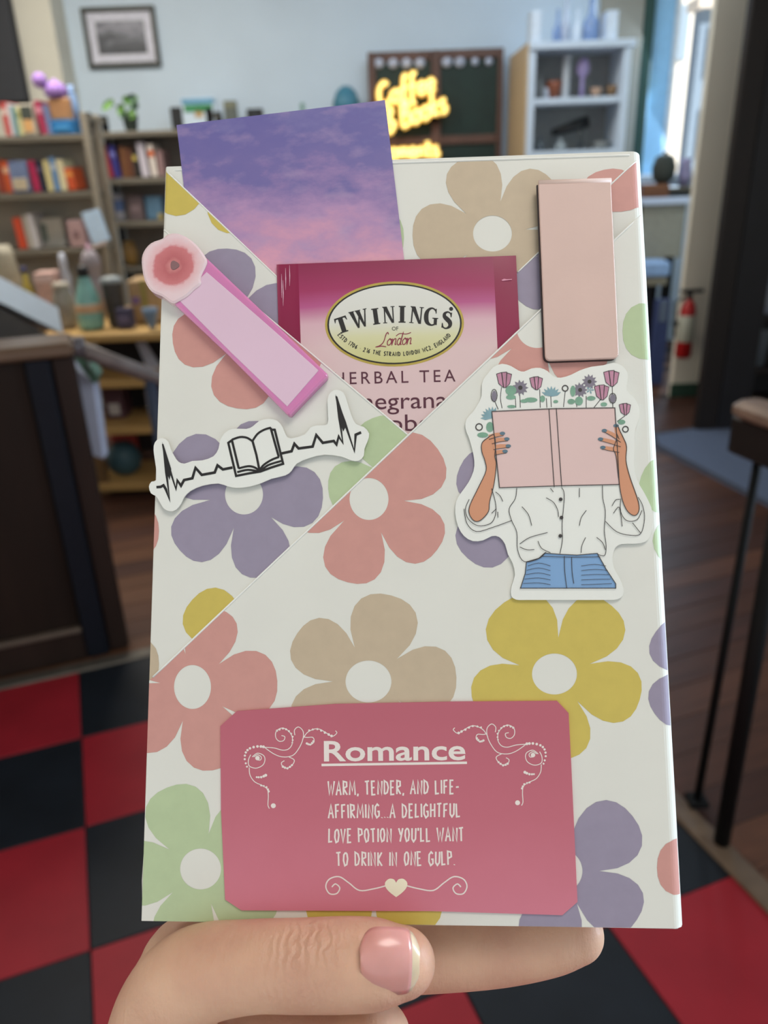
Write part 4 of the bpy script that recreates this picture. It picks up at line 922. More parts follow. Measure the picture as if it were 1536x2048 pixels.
MB().box(-2.2, -0.061, -0.026, -0.0005, 0.0905, 0.105, 0.004).build('moulding', M('moulding_worn', (84, 70, 60), 0.4), hw)
for k in range(4): MB().box(-0.52-0.42*k, -0.47-0.42*k, -0.016, -0.0005, 0.1055, HWZ, 0.004).build('stile', dkb, hw)
# sloped white-topped desk standing behind the half wall
A = wp(122, 646, 2.34); B = wp(-120, 523, 2.12)
dsk = thing('sloped_desk', 'sloping white board on dark wood behind the half wall', 'desk', (A.x, A.y, 0), math.atan2(B.y-A.y, B.x-A.x))
L = math.hypot(B.x-A.x, B.y-A.y); ht = B.z-A.z
def wedge(z0a, z1a, z0b, z1b, y0, y1, x0=0.0, x1=L): 
    m = MB(); return m.add([(x0, y0, z0a), (x1, y0, z0b), (x1, y1, z0b), (x0, y1, z0a), (x0, y0, z1a), (x1, y0, z1b), (x1, y1, z1b), (x0, y1, z1a)], [(0, 1, 2, 3), (7, 6, 5, 4), (4, 5, 1, 0), (6, 7, 3, 2), (5, 6, 2, 1), (7, 4, 0, 3)])
wedge(A.z-0.03, A.z+0.045, B.z-0.03, B.z+0.045, -0.28, 0.0).build('sloping_board', M('white_laminate', (226, 232, 236), 0.4, 0.03), dsk)
wedge(0.0, A.z-0.031, 0.0, B.z-0.031, -0.26, -0.03, 0.03, L).build('desk_side', M('desk_brown', (62, 52, 42), 0.6, 0.2, 14), dsk)
# ramp handrail
hp = G(0.42, 1.35, 0.86); hp = wp(150, 695, 2.02); he = wp(470, 815, 2.35)
rl = thing('handrail', 'worn dark handrail sloping down from the half wall towards the shop', 'handrail', (hp.x, hp.y, 0))
d = he-hp
MB().tube([(0, 0, hp.z), (d.x*.33, d.y*.33, hp.z+d.z*.33), (d.x*.66, d.y*.66, hp.z+d.z*.66), (d.x, d.y, he.z)], 0.021, 12).build('rail', M('rail_worn', (104, 92, 88), 0.4, 0.2, 30), rl, True)
for t in (0.42, 0.95):
    q = d*t; MB().tube([(q.x, q.y, -0.006), (q.x, q.y, hp.z+d.z*t-0.01)], 0.017, 10).build('post', M('rail_blue', (44, 54, 74), 0.45), rl, True)
MB().tube([(0, 0, hp.z-0.02), (0, 0, hp.z+0.024)], 0.026, 12).build('end_cap', M('rail_cap', (84, 76, 78), 0.4), rl, True)
# white bag hanging below the rail
q = [wp(x, y, 2.14) for x, y in ((130, 722), (186, 768), (206, 918), (163, 902))]
bg_ = thing('paper_bag', 'white paper bag with a green top hanging beside the half wall', 'bag', (q[2].x, q[2].y, q[2].z))
def quad_slab(q, th, o, name, mat, parent):
    c = Vector(o); v = [p-c for p in q]+[p-c+Vector((0, th, 0)) for p in q]
    return obj(name, v, [(0, 1, 2, 3), (7, 6, 5, 4), (0, 4, 5, 1), (1, 5, 6, 2), (2, 6, 7, 3), (3, 7, 4, 0)], mat, parent)
quad_slab(q, 0.05, bg_.location, 'bag_body', M('bag_white', (178, 184, 204), 0.7, 0.03), bg_)
q2 = [wp(x, y, 2.13) for x, y in ((146, 715), (166, 712), (194, 752), (188, 768))]
quad_slab(q2, 0.05, bg_.location, 'bag_flap', M('bag_green', (92, 130, 108), 0.6), bg_)

for x_ in (150, 178):
    a_ = wp(x_, 740, 2.135)-bg_.location; b_ = wp(x_+4, 705, 2.06)-bg_.location; MB().tube([a_, (a_+b_)/2+Vector((0, -.01, .01)), b_], 0.003, 6).build('bag_handle', M('bag_cord', (190, 190, 200), 0.7), bg_, True)
# ================================================================== LEFT: pine display table and its goods
TY = 3.15; TZ = wz(240, 664, TY)
pine = M('pine', (196, 158, 98), 0.5, 0.12, 10, stretch=(0.3, 2, 2))
tx0, tx1 = wx(120, 664, TY), wx(480, 664, TY)
tb = thing('display_table', 'pine display table with open shelves full of gifts', 'table', (tx0, TY, -0.006))
MB().box(-0.1, tx1-tx0, 0, 0.75, TZ-0.034, TZ, 0.005).build('tabletop', pine, tb)
for yy in (757, 850, 962):
    z = wz(250, yy, TY+0.05)+0.0
    MB().box(0.0, tx1-tx0-0.05, 0.0, 0.30, max(0.01, z-0.022), max(0.034, z+0.012), 0.004).build('shelf', pine, tb)
for xx, yy in ((0.02, 0.02), (0.02, 0.6), (tx1-tx0-0.07, 0.02), (tx1-tx0-0.07, 0.6)):
    MB().box(xx, xx+0.045, yy, yy+0.045, 0, TZ-0.0345, 0.003).build('leg', M('pine_dark', (120, 92, 60), 0.5), tb)
MB().box(0.02, tx1-tx0-0.03, 0.32, 0.34, 0.1, TZ-0.04).build('shade_board', M('shadow_board', (36, 30, 30), 0.8), tb)  # near-black board standing in for the shade behind the shelves
def P(x, y, Y): return wp(x, y, Y)
def lathe_thing(name, label, cat, x0, x1, yt, yb, Y, prof, mat, parts=(), group=None, z=None, n=20, mat_smooth=True, zb=None):
    """turned object: prof in fractions (r, z); parts: (name, r0, z0, r1, z1, mat)"""
    cx_ = (x0+x1)/2
    if zb is not None: yb = ypx(cx_, Y, zb)
    zbase = zb if zb is not None else wz(cx_, yb, Y); H = wz(cx_, yt, Y)-zbase; Rr = (wx(x1, yt, Y)-wx(x0, yt, Y))/2
    t = thing(name, label, cat, (wx(cx_, (yt+yb)/2, Y), Y, zbase), 0, group)
    MB().lathe([(max(r*Rr, 1e-4), z_*H) for r, z_ in prof], n=n).build('body', mat, t, True)
    for pn, pr, pm_ in parts: MB().lathe([(max(r*Rr, 1e-4), z_*H) for r, z_ in pr], n=n).build(pn, pm_, t, True)
    return t
def box_thing(name, label, cat, x0, x1, yt, yb, Y, mat, dep=0.12, parts=(), group=None, zb=None, rz=0, pname='box_body'):
    cx_ = (x0+x1)/2
    if zb is not None: yb = ypx(cx_, Y, zb)
    zbase = zb if zb is not None else wz(cx_, yb, Y); H = wz(cx_, yt, Y)-zbase; w = wx(x1, yt, Y)-wx(x0, yt, Y)
    t = thing(name, label, cat, (wx(cx_, (yt+yb)/2, Y), Y, zbase), rz, group)
    MB().box(-w/2, w/2, 0, dep, 0, H, min(w, H, dep)*0.05).build(pname, mat, t)
    for pn, fx0, fx1, fz0, fz1, m in parts: MB().box(-w/2+fx0*w, -w/2+fx1*w, -0.004, -0.0005, fz0*H, fz1*H, 0.0008).build(pn, m, t)
    return t
CYL = [(0.9, 0), (1, 0.03), (1, 0.97), (0.9, 1)]
grey = M('smoke_grey', (120, 116, 110), 0.4); blackp = M('black_plastic', (20, 20, 22), 0.4); tealm = M('teal_glaze', (132, 186, 178), 0.35, 0.12, 60)
lathe_thing('water_bottle', 'pale teal bottle with a black stopper on the pine table', 'bottle', 150, 202, 552, 0, TY+0.12, [(0.85, 0), (1, 0.04), (0.98, 0.45), (0.85, 0.62), (0.6, 0.8), (0.42, 0.95), (0.4, 1.0)], tealm,
            [('stopper', [(0.36, 0.99), (0.46, 1.0), (0.46, 1.14), (0.3, 1.2)], blackp), ('painted_band', [(1.0, 0.32), (1.03, 0.34), (1.02, 0.46), (0.98, 0.48)], M('peach_band', (206, 168, 132), 0.5))], zb=TZ)
lathe_thing('tumbler', 'tall charcoal tumbler with a grey lid on the pine table', 'tumbler', 209, 250, 565, 0, TY+0.16, [(0.8, 0), (0.84, 0.03), (1, 0.95), (1, 1)], M('charcoal', (70, 66, 62), 0.4), [('lid', [(1.0, 1.0), (1.05, 1.02), (1.02, 1.1), (0.7, 1.14)], M('lid_grey', (150, 158, 160), 0.4))], zb=TZ)
lathe_thing('glass_jar', 'grey glass jar of small gifts left of the teal bottle', 'jar', 108, 150, 575, 0, TY+0.18, [(0.9, 0), (1, 0.05), (1, 0.75), (0.75, 0.9), (0.7, 1)], M('smoked_glass', (150, 142, 130), 0.15, 0.2, 60), [('jar_lid', [(0.72, 1.0), (0.8, 1.01), (0.8, 1.1), (0.6, 1.14)], M('lid_warm', (190, 180, 165), 0.4))], zb=TZ)
box_thing('gift_box', 'tan cardboard gift box at the right of the pine table', 'box', 258, 322, 560, 0, TY+0.2, M('kraft', (176, 146, 106), 0.7), 0.16, [('ribbon', .42, .58, 0, 1, M('olive_ribbon', (150, 140, 70), 0.6)), ('tag', .1, .34, .45, .62, M('purple_tag', (132, 104, 150), 0.6))], zb=TZ)
lathe_thing('bowl', 'small blue bowl in front of the tan gift box', 'bowl', 286, 318, 616, 0, TY+0.06, [(0.4, 0), (0.45, 0.08), (0.9, 0.7), (1, 1), (0.92, 1), (0.8, 0.7), (0.3, 0.2)], M('blue_bowl', (112, 134, 158), 0.4), zb=TZ)
box_thing('soap_box', 'dark navy box between the tumbler and the bowl', 'box', 232, 262, 618, 0, TY+0.08, M('navy_box', (62, 58, 84), 0.6), 0.06, [('label', .15, .85, .3, .7, M('navy_label', (96, 90, 120), 0.6))], zb=TZ)
box_thing('cushion_box', 'pink patterned box at the left of the pine table', 'box', 74, 112, 545, 0, TY+0.35, M('blush_box', (206, 170, 160), 0.7, 0.2, 60), 0.1, [('lid_band', 0, 1, .8, .92, M('blush_band', (226, 200, 196), 0.6))], zb=TZ)
lathe_thing('yellow_bottle', 'slim mustard bottle beside the pink patterned box', 'bottle', 47, 70, 545, 0, TY+0.35, [(0.9, 0), (1, 0.05), (1, 0.6), (0.5, 0.8), (0.4, 1)], M('mustard', (186, 166, 70), 0.4), [('cap', [(0.42, 1), (0.5, 1.01), (0.5, 1.1), (0.4, 1.12)], M('cap_blue', (70, 74, 120), 0.4))], zb=TZ)
# gifts stacked behind
lathe_thing('plush_toy', 'grey and pink plush animal behind the teal bottle', 'plush toy', 165, 212, 500, 0, TY+0.42, [(0.5, 0), (0.95, 0.1), (1, 0.35), (0.75, 0.55), (0.55, 0.62), (0.8, 0.72), (0.8, 0.88), (0.4, 1)], M('plush_grey', (148, 140, 146), 0.9, 0.1, 80), [('ear', [(0.14, 0.95), (0.22, 1.0), (0.1, 1.1)], M('plush_pink', (200, 160, 180), 0.9))], zb=TZ)
lathe_thing('figurine', 'pale grey ceramic figurine left of the plush animal', 'figurine', 118, 150, 505, 0, TY+0.45, [(0.7, 0), (0.9, 0.1), (0.5, 0.4), (0.7, 0.6), (0.4, 0.75), (0.5, 0.85), (0.3, 1)], M('figurine_grey', (188, 192, 204), 0.4), zb=TZ)
# goods on the shelves below
sz = [wz(250, yy, TY+0.05)+0.006 for yy in (757, 850, 962)]
lathe_thing('teal_vase', 'round teal vase on the lowest pine shelf', 'vase', 214, 282, 886, 0, TY+0.14, [(0.5, 0), (0.9, 0.2), (1, 0.5), (0.85, 0.8), (0.5, 1)], M('teal_dark', (58, 92, 104), 0.5), zb=sz[2])
box_thing('gift_tin', 'red square tin leaning behind the round teal vase', 'tin', 226, 272, 862, 0, TY+0.22, M('red_tin', (176, 70, 66), 0.5), 0.05, [('tin_lid', 0, 1, .9, 1, M('red_lid', (150, 56, 54), 0.5))], zb=sz[2])
box_thing('gift_box', 'plum box with a white label on the middle pine shelf', 'box', 206, 246, 775, 0, TY+0.12, M('plum_box', (92, 62, 70), 0.6), 0.12, [('label', .25, .8, .15, .5, M('box_label', (196, 190, 186), 0.6))], zb=sz[1])
box_thing('grey_box', 'pale grey carton on the middle shelf near the rail post', 'box', 292, 326, 780, 0, TY+0.14, M('grey_carton', (150, 140, 140), 0.7), 0.12, [('label', .2, .7, .4, .8, M('carton_label', (176, 170, 168), 0.6))], zb=sz[1])
lathe_thing('orange_pot', 'small orange pot tucked at the left of the lowest shelf', 'pot', 178, 206, 915, 0, TY+0.2, [(0.7, 0), (1, 0.8), (1, 1), (0.85, 1)], M('orange_pot', (170, 100, 44), 0.6), zb=sz[2])
q = [wp(x, y, TY+0.2) for x, y in ((272, 686), (290, 684), (322, 738), (296, 748))]
pf = thing('folded_paper', 'folded white leaflet leaning under the pine tabletop', 'paper', (q[3].x, q[3].y, sz[0]))
quad_slab([q[0], q[1], Vector((q[2].x, q[2].y, sz[0])), Vector((q[3].x, q[3].y, sz[0]))], 0.01, pf.location, 'sheet', M('leaflet', (190, 192, 206), 0.7), pf)

# ================================================================== LEFT: bookshelves
shelfm = M('weathered_board', (112, 106, 94), 0.7, 0.2, 8, stretch=(0.3, 1, 1)); backm = M('shelf_back', (164, 156, 142), 0.8, 0.15, 6, stretch=(0.3, 1, 1)); iron = M('black_iron', (13, 13, 14), 0.6, spec=0.15)
def shelf_unit(name, label, xl, xr, Y, dep, ys, xm, back, pale=None):
    x0, x1 = wx(xl, 400, Y), wx(xr, 400, Y); t = thing(name, label, 'bookshelf', (x0, Y, -0.006)); zs = []
    for y in ys:
        z = wz(xm, y, Y); zs.append(z); MB().box(0, x1-x0, 0, dep, z+0.006-0.028, z+0.006, 0.003).build('shelf', shelfm, t)
    zs.append(0.12); MB().box(0, x1-x0, 0, dep, 0.098, 0.126, 0.003).build('shelf', shelfm, t)
    MB().box(0.0, x1-x0, dep, dep+0.012, 0.13, zs[0]+0.004).build('back_panel', back, t)
    for xx in (-0.034, x1-x0+0.001):
        for yy in (0.0, dep-0.03): MB().box(xx, xx+0.033, yy, yy+0.033, 0, zs[0]+0.10, 0.003).build('post', pale if (pale and xx > 0) else iron, t)
    for xx in (-0.03, x1-x0+0.004): MB().box(xx, xx+0.026, 0.034, dep-0.031, zs[0]+0.06, zs[0]+0.085, 0.003).build('side_bar', shelfm, t)
    return t, zs
YA, YBs = 4.2, 4.55
ua, za = shelf_unit('bookshelf', 'weathered bookshelf with black posts crowded with books, at the left edge', -110, 186, YA, 0.21, (271, 386, 500), 80, backm, M('pale_post', (150, 142, 128), 0.7, 0.15, 10))
ub, zb_ = shelf_unit('bookshelf', 'lower dark bookshelf with trailing plant on top, right of the crowded shelf', 208, 430, YBs, 0.30, (262, 357, 444, 536), 260, M('shelf_back_dark', (140, 130, 122), 0.8, 0.15, 6))
def bk(x0, x1, yt, Y, zbase, col, label, group, lean=0.0, dep=0.16, band=None, yy=0.03):
    ym = (yt+ypx((x0+x1)/2, Y, zbase))/2; x_a, x_b = wx(x0, ym, Y), wx(x1, ym, Y); w = max(0.014, x_b-x_a); H = wz((x0+x1)/2, yt, Y)-zbase
    t = thing('book', label, 'book', ((x_a+x_b)/2, Y+yy, zbase+abs(math.sin(lean))*w/2), 0, group, (0, lean))
    cm = M('cover_%d_%d_%d' % col, col, 0.55, 0.08, 40); c = 0.0025
    MB().box(-w/2, w/2, 0, c, 0, H, 0.0006).box(-w/2, -w/2+c, c+.0002, dep, 0, H, 0.0006).box(w/2-c, w/2, c+.0002, dep, 0, H, 0.0006).build('cover', cm, t)
    MB().box(-w/2+c+.0002, w/2-c-.0002, c+.0003, dep-0.006, 0.003, H-0.003).build('pages', M('pages', (226, 218, 200), 0.8), t)
    if band: MB().box(-w/2+0.001, w/2-0.001, -0.0012, -0.0002, H*.62, H*.8).build('title_panel', M('band_%d_%d_%d' % band, band, 0.6), t)
    return t
GA_, GB_, GC_ = 'books on the top of the crowded shelf', 'books on the second crowded shelf', 'books on the dark lower bookshelf'
for a in ((0, 11, 203, (196, 80, 76), 'tall red book at the far left of the top shelf', 0, (226, 200, 190)), (12, 19, 206, (214, 206, 210), 'thin white book next to the tall red book', 0, None), (20, 28, 210, (98, 150, 160), 'thin teal book on the top shelf', 0, None), (29, 38, 212, (206, 202, 150), 'pale yellow book beside the thin teal book', 0, (150, 150, 90)),
          (73, 85, 200, (176, 52, 88), 'magenta book leaning on the top shelf beside the wooden box', -0.10, (226, 150, 170)), (87, 95, 208, (120, 134, 176), 'slate blue book between the magenta book and the wooden box', -0.05, None)):
    bk(a[0], a[1], a[2], YA, za[0]+0.006, a[3], a[4], GA_, a[5], band=a[6])
box_thing('boxed_figurine', 'boxed figurine with dark top standing among the top shelf books', 'toy box', 40, 70, 208, 0, YA+0.04, M('toy_box', (206, 198, 180), 0.6), 0.1, [('window_print', .1, .9, .5, .95, M('toy_dark', (70, 76, 70), 0.5)), ('figure_print', .2, .8, .1, .5, M('toy_orange', (222, 170, 110), 0.5))], zb=za[0]+0.006)
box_thing('blue_box', 'bright blue box under the wooden box on the top shelf', 'box', 102, 148, 240, 0, YA+0.03, M('bright_blue', (36, 118, 180), 0.5), 0.14, [('label', .2, .8, .3, .6, M('blue_label', (70, 150, 206), 0.5))], zb=za[0]+0.006)
zbx = wz(124, 240, YA+0.05)
box_thing('wooden_box', 'tan wooden box stacked on the bright blue box', 'box', 98, 140, 196, 0, YA+0.06, M('tan_wood', (184, 138, 96), 0.6, 0.15, 20), 0.12, [('front_board', .05, .95, .08, .92, M('tan_board', (176, 128, 86), 0.6))], zb=zbx+0.0005)
zpl = wz(119, 196, YA+0.06)
pl = lathe_thing('plush_toy', 'purple plush toy lying on the tan wooden box', 'plush toy', 88, 134, 164, 0, YA+0.09, [(0.5, 0), (0.9, 0.15), (1, 0.45), (0.9, 0.75), (0.4, 1)], M('purple_plush', (160, 124, 196), 0.9, 0.12, 80), [('ear', [(0.22, 0.9), (0.3, 1.05), (0.1, 1.2)], M('plush_lilac', (184, 150, 214), 0.9))], zb=zpl+0.001)
MB().ball((-0.055, -0.035, 0.075), 0.035).build('head', M('purple_plush', (160, 124, 196)), pl, True)
lathe_thing('blue_vase', 'small light blue vase at the right end of the top shelf', 'vase', 137, 156, 170, 0, YA+0.12, [(0.7, 0), (1, 0.3), (0.9, 0.6), (0.5, 0.85), (0.6, 1)], M('vase_blue', (140, 172, 216), 0.4), zb=zbx+0.001)
for a in ((-12, 2, 318, (150, 60, 40), 'brown-red book cut by the left edge on the second shelf', 0, None), (3, 15, 322, (212, 92, 44), 'orange book at the left of the second shelf', 0.0, (240, 190, 150)), (58, 71, 321, (190, 46, 92), 'magenta book on the second shelf', -0.06, None), (73, 84, 320, (40, 38, 60), 'black book on the second shelf', -0.05, (90, 80, 110)),
          (87, 98, 320, (218, 206, 150), 'cream book on the second shelf left of the sky blue book', -0.04, None), (100, 110, 314, (110, 150, 196), 'sky blue book on the second shelf', -0.03, (200, 215, 230)), (113, 126, 318, (222, 214, 176), 'wide cream book right of the sky blue book', -0.03, None), (130, 146, 336, (206, 84, 40), 'orange-red book at the right end of the second shelf', -0.10, (236, 160, 80))):
    bk(a[0], a[1], a[2], YA, za[1]+0.006, a[3], a[4], GB_, a[5], band=a[6])
box_thing('picture_book', 'picture book with blue cover displayed face out on second shelf', 'book', 20, 56, 322, 0, YA+0.0, M('pic_blue', (108, 124, 160), 0.5, 0.2, 20), 0.02, [('cover_art', .1, .9, .08, .45, M('pic_sand', (190, 176, 150), 0.5, 0.2, 30))], zb=za[1]+0.006, pname='cover')
for x0, x1, yt, c, lb in ((28, 44, 436, (206, 74, 40), 'orange-red book standing on the third crowded shelf'), (46, 56, 432, (176, 168, 156), 'grey book right of the orange-red book on third shelf'), (57, 68, 428, (206, 204, 208), 'white book on the third crowded shelf')):
    bk(x0, x1, yt, YA, za[2]+0.006, c, lb, 'books on the third crowded shelf', -0.05)
box_thing('card_stand', 'white framed card on the third crowded shelf', 'frame', 72, 128, 436, 0, YA+0.1, M('frame_white', (186, 184, 176), 0.6), 0.03, [('card_print', .15, .4, .2, .8, M('card_green', (110, 124, 116), 0.6))], zb=za[2]+0.006)
box_thing('pink_gift_box', 'dusty pink box on the third crowded shelf', 'box', 136, 168, 440, 0, YA+0.02, M('dusty_pink', (176, 146, 148), 0.6), 0.1, [('seal', .35, .65, .35, .6, M('seal', (120, 90, 96), 0.5))], zb=za[2]+0.006)
bl = bk(176, 212, 424, YA-0.1, wz(190, 490, YA-0.1), (186, 214, 244), 'glossy pale blue book tilted forward at the shelf end', None, -0.22, dep=0.02); bl['group'] = ''; del bl['group']
MB().box(-0.10, 0.0, 0.06, 0.09, -0.015, -0.001).build('easel_foot', M('easel', (230, 214, 214), 0.6), bl)
lathe_thing('cream_vase', 'cream vase with an orange base at the left edge of the table', 'vase', -14, 42, 490, 0, TY+0.5, [(0.7, 0), (0.9, 0.2), (1, 0.5), (0.85, 0.85), (0.7, 1)], M('cream_vase', (168, 160, 140), 0.5, 0.2, 40), [('base_ring', [(0.72, 0), (0.93, 0.02), (0.95, 0.2), (0.9, 0.22)], M('orange_base', (170, 90, 50), 0.5))], zb=TZ)
MB().box(-0.75, -0.05, 0.2, 0.75, TZ-0.03, TZ, 0.004).build('side_leaf', pine, tb)
for a in ((208, 219, 288, (170, 54, 66), 'red book leaning at the left of the dark bookshelf', -0.14, None), (222, 234, 290, (62, 60, 140), 'indigo book beside the leaning red book', -0.10, (120, 120, 190)), (238, 250, 293, (120, 78, 48), 'brown book on the dark bookshelf', 0, None), (251, 262, 296, (104, 62, 40), 'chestnut book beside the brown book', 0, None), (263, 272, 300, (50, 46, 42), 'short black book with yellow panel on dark bookshelf', 0, (200, 180, 90)),
          (277, 291, 284, (206, 200, 212), 'tall lavender-white book on the dark bookshelf', -0.06, None), (297, 309, 288, (226, 216, 208), 'white book with orange panel on the dark bookshelf', -0.06, (226, 110, 50)), (312, 324, 300, (150, 120, 120), 'mauve book nearest the wrapped book on dark bookshelf', 0, None)):
    bk(a[0], a[1], a[2], YBs, zb_[1]+0.006, a[3], a[4], GC_, a[5], band=a[6])
mg = lathe_thing('mug', 'white mug with a blue print on the dark bookshelf', 'mug', 224, 250, 388, 0, YBs+0.08, CYL, M('mug_white', (176, 178, 192), 0.4), [('print', [(1.0, 0.35), (1.02, 0.38), (1.02, 0.75), (1.0, 0.78)], M('mug_blue', (96, 120, 170), 0.4))], zb=zb_[2]+0.006)
box_thing('mauve_box', 'mauve box between the mug and the blue tin', 'box', 256, 286, 390, 0, YBs+0.05, M('mauve_box', (120, 104, 108), 0.6), 0.1, [('label', .2, .8, .3, .6, M('mauve_label', (150, 130, 134), 0.6))], zb=zb_[2]+0.006)
box_thing('blue_tin', 'blue and yellow tin on the dark bookshelf', 'tin', 291, 324, 392, 0, YBs+0.05, M('tin_blue', (96, 134, 164), 0.5), 0.1, [('yellow_edge', .7, 1, 0, .25, M('tin_yellow', (180, 160, 90), 0.5))], zb=zb_[2]+0.006)
lathe_thing('amber_vase', 'amber vase on the lower shelf below the mug', 'vase', 246, 276, 482, 0, YBs+0.1, [(0.6, 0), (0.9, 0.2), (1, 0.55), (0.7, 0.85), (0.6, 1)], M('amber', (170, 134, 76), 0.35), zb=zb_[3]+0.006)
# trailing plant
zp = zb_[0]+0.006; pp = P(262, 250, YBs+0.1)
pot = thing('potted_plant', 'trailing green plant in a small dark pot on the dark bookshelf', 'plant', (pp.x, YBs+0.1, zp))
MB().lathe([(0.03, 0), (0.032, 0.005), (0.042, 0.07), (0.044, 0.075), (0.036, 0.075)], n=18).build('pot', M('pot_dark', (44, 56, 50), 0.5), pot, True)
lfm = [M('leaf_light', (96, 140, 62), 0.5, 0.15, 30), M('leaf_dark', (50, 84, 56), 0.5, 0.15, 30)]
def leaf(tip, base, w, mat, parent):
    a, b = Vector(base), Vector(tip); d_ = b-a; sd = d_.cross(Vector((0, -1, 0.3))).normalized()*w; nn = d_.cross(sd).normalized()*w*0.25
    v = [a, a+d_*.25+sd*.8, a+d_*.55+sd, a+d_*.82+sd*.5, b, a+d_*.82-sd*.5, a+d_*.55-sd, a+d_*.25-sd*.8, a+d_*.3+nn, a+d_*.65+nn]
    v += [p+Vector((0, 0.002, 0)) for p in v]
    f_ = [(0, 1, 8), (1, 2, 9, 8), (2, 3, 9), (3, 4, 9), (4, 5, 9), (5, 6, 9), (6, 7, 8, 9), (7, 0, 8)]; f_ += [tuple(reversed([i+10 for i in q_])) for q_ in f_]
    f_ += [(i, (i+1) % 8, (i+1) % 8+10, i+10) for i in range(8)]
    return obj('leaf', v, f_, mat, parent, True)
def rel(x, y): 
    p = wp(x, y, YBs+0.08); return (p.x-pot.location.x, random.uniform(-.05, .03), p.z-zp)
for i, (tx_, ty_, bx_, by_, w_) in enumerate(((207, 222, 222, 196, .022), (214, 195, 220, 212, .014), (232, 226, 252, 210, .024), (240, 236, 258, 224, .02), (244, 196, 262, 204, .026), (276, 200, 258, 196, .026), (250, 190, 268, 208, .022), (278, 218, 262, 206, .024), (266, 240, 262, 214, .024), (252, 232, 264, 222, .018), (272, 190, 262, 204, .02))):
    leaf(rel(tx_, ty_), rel(bx_, by_), w_, lfm[i % 2], pot)
for e in ((220, 205), (245, 215), (262, 205), (256, 222)):
    a = (0, 0, 0.07); b_ = rel(*e); MB().tube([a, (b_[0]*.5, b_[1]*.5, max(b_[2], .09)*.8), b_], 0.003, 6).build('stem', lfm[1], pot, True)
# black board on the left pier and picture on the back wall
q = [wp(x, y, 5.6) for x, y in ((-60, -20), (2, -20), (37, 199), (-60, 203))]
bx0, bx1 = wx(-80, 100, 5.6), wx(22, 100, 5.6); bz0 = wz(20, 200, 5.6)
cb = thing('chalkboard', 'black board leaning at the top left corner', 'board', ((bx0+bx1)/2, 5.68, bz0))
MB().box((bx0-bx1)/2, (bx1-bx0)/2, 0, 0.03, 0, 1.0, 0.004).build('board', M('slate', (48, 50, 56), 0.6), cb)
MB().box((bx0-bx1)/2-0.02, (bx1-bx0)/2+0.015, 0.031, 0.045, -0.015, 1.02, 0.003).build('frame', M('slate_frame', (40, 40, 42), 0.6), cb)
def frame_thing(name, label, x0, x1, yt, yb, Y, fm, mm_, art, fwid, mwid):
    c = wp((x0+x1)/2, (yt+yb)/2, Y); w = wx(x1, (yt+yb)/2, Y)-wx(x0, (yt+yb)/2, Y); H = wz((x0+x1)/2, yt, Y)-wz((x0+x1)/2, yb, Y)
    t = thing(name, label, 'picture', (c.x, Y, c.z-H/2)); h_ = w/2
    for nm, b in (('frame', (-h_, h_, 0, fwid)), ('frame', (-h_, h_, H-fwid, H)), ('frame', (-h_, -h_+fwid, fwid, H-fwid)), ('frame', (h_-fwid, h_, fwid, H-fwid))):
        MB().box(b[0], b[1], -0.03, -0.001, b[2], b[3], 0.004).build(nm, fm, t)
    MB().box(-h_+fwid, h_-fwid, -0.014, -0.003, fwid, H-fwid).build('mat_board', mm_, t)
    MB().box(-h_+fwid+mwid, h_-fwid-mwid, -0.0165, -0.0145, fwid+mwid, H-fwid-mwid).build('photo_print', art, t)
    return t
art = ramp_mat('bw_photo', [(0.0, (60, 62, 66)), (0.35, (88, 90, 96)), (0.55, (150, 150, 160)), (0.75, (80, 82, 88)), (1.0, (56, 58, 62))], 2, 0.0, 0.46, 0.9, 7, (1.0, 1, 2.2), 0.5, 3)
frame_thing('framed_photo', 'black and white landscape photo in dark frame on the wall', 171, 317, 14, 137, YB-0.002, M('frame_dark', (72, 74, 70), 0.5), M('mat_white', (208, 208, 220), 0.7), art, 0.03, 0.05)

# ================================================================== CENTRE: wall shelf with small things, panel board, neon
WS = 5.72; zws = wz(480, 258, WS)
ws = thing('wall_shelf', 'dark wall shelf behind the sunset postcard carrying small things', 'shelf', (wx(336, 260, WS), WS, zws))
Lw = wx(728, 260, WS)-wx(336, 260, WS)
MB().box(0, Lw, 0, YB-WS-0.002, -0.03, 0, 0.003).build('board', M('shelf_dark', (70, 66, 62), 0.6), ws)
for k in (0.1, 0.5, 0.9): MB().box(Lw*k, Lw*k+0.03, 0.05, YB-WS-0.002, -0.2, -0.0305, 0.003).build('bracket', iron, ws)
box_thing('speaker', 'black speaker at the left end of the wall shelf', 'speaker', 342, 366, 214, 0, WS+0.08, blackp, 0.12, [('grille', .1, .9, .1, .9, M('grille', (36, 38, 40), 0.7))], zb=zws+0.001)
box_thing('gift_card_box', 'white box with blue top and green band on wall shelf', 'box', 364, 432, 194, 0, WS+0.05, M('box_white', (206, 222, 236), 0.6), 0.06, [('blue_band', 0.02, .98, .80, .96, M('band_blue', (100, 156, 190), 0.5)), ('green_band', 0.08, .92, .56, .78, M('band_green', (60, 140, 90), 0.5)), ('tan_diamond', .38, .62, .40, .62, M('tan_mark', (190, 160, 110), 0.5))], zb=zws+0.001)
box_thing('tin_box', 'small dark grey tin right of the white box on wall shelf', 'tin', 449, 474, 201, 0, WS+0.07, M('tin_grey', (92, 98, 92), 0.5), 0.06, [('tin_band', 0, 1, .75, .95, M('tin_band', (120, 122, 100), 0.5))], zb=zws+0.001)
box_thing('camera_toy', 'small black camera sitting on the wall shelf', 'camera', 494, 526, 217, 0, WS+0.07, blackp, 0.06, [('camera_lens', .35, .65, .25, .75, M('lens', (50, 54, 60), 0.3))], zb=zws+0.001)
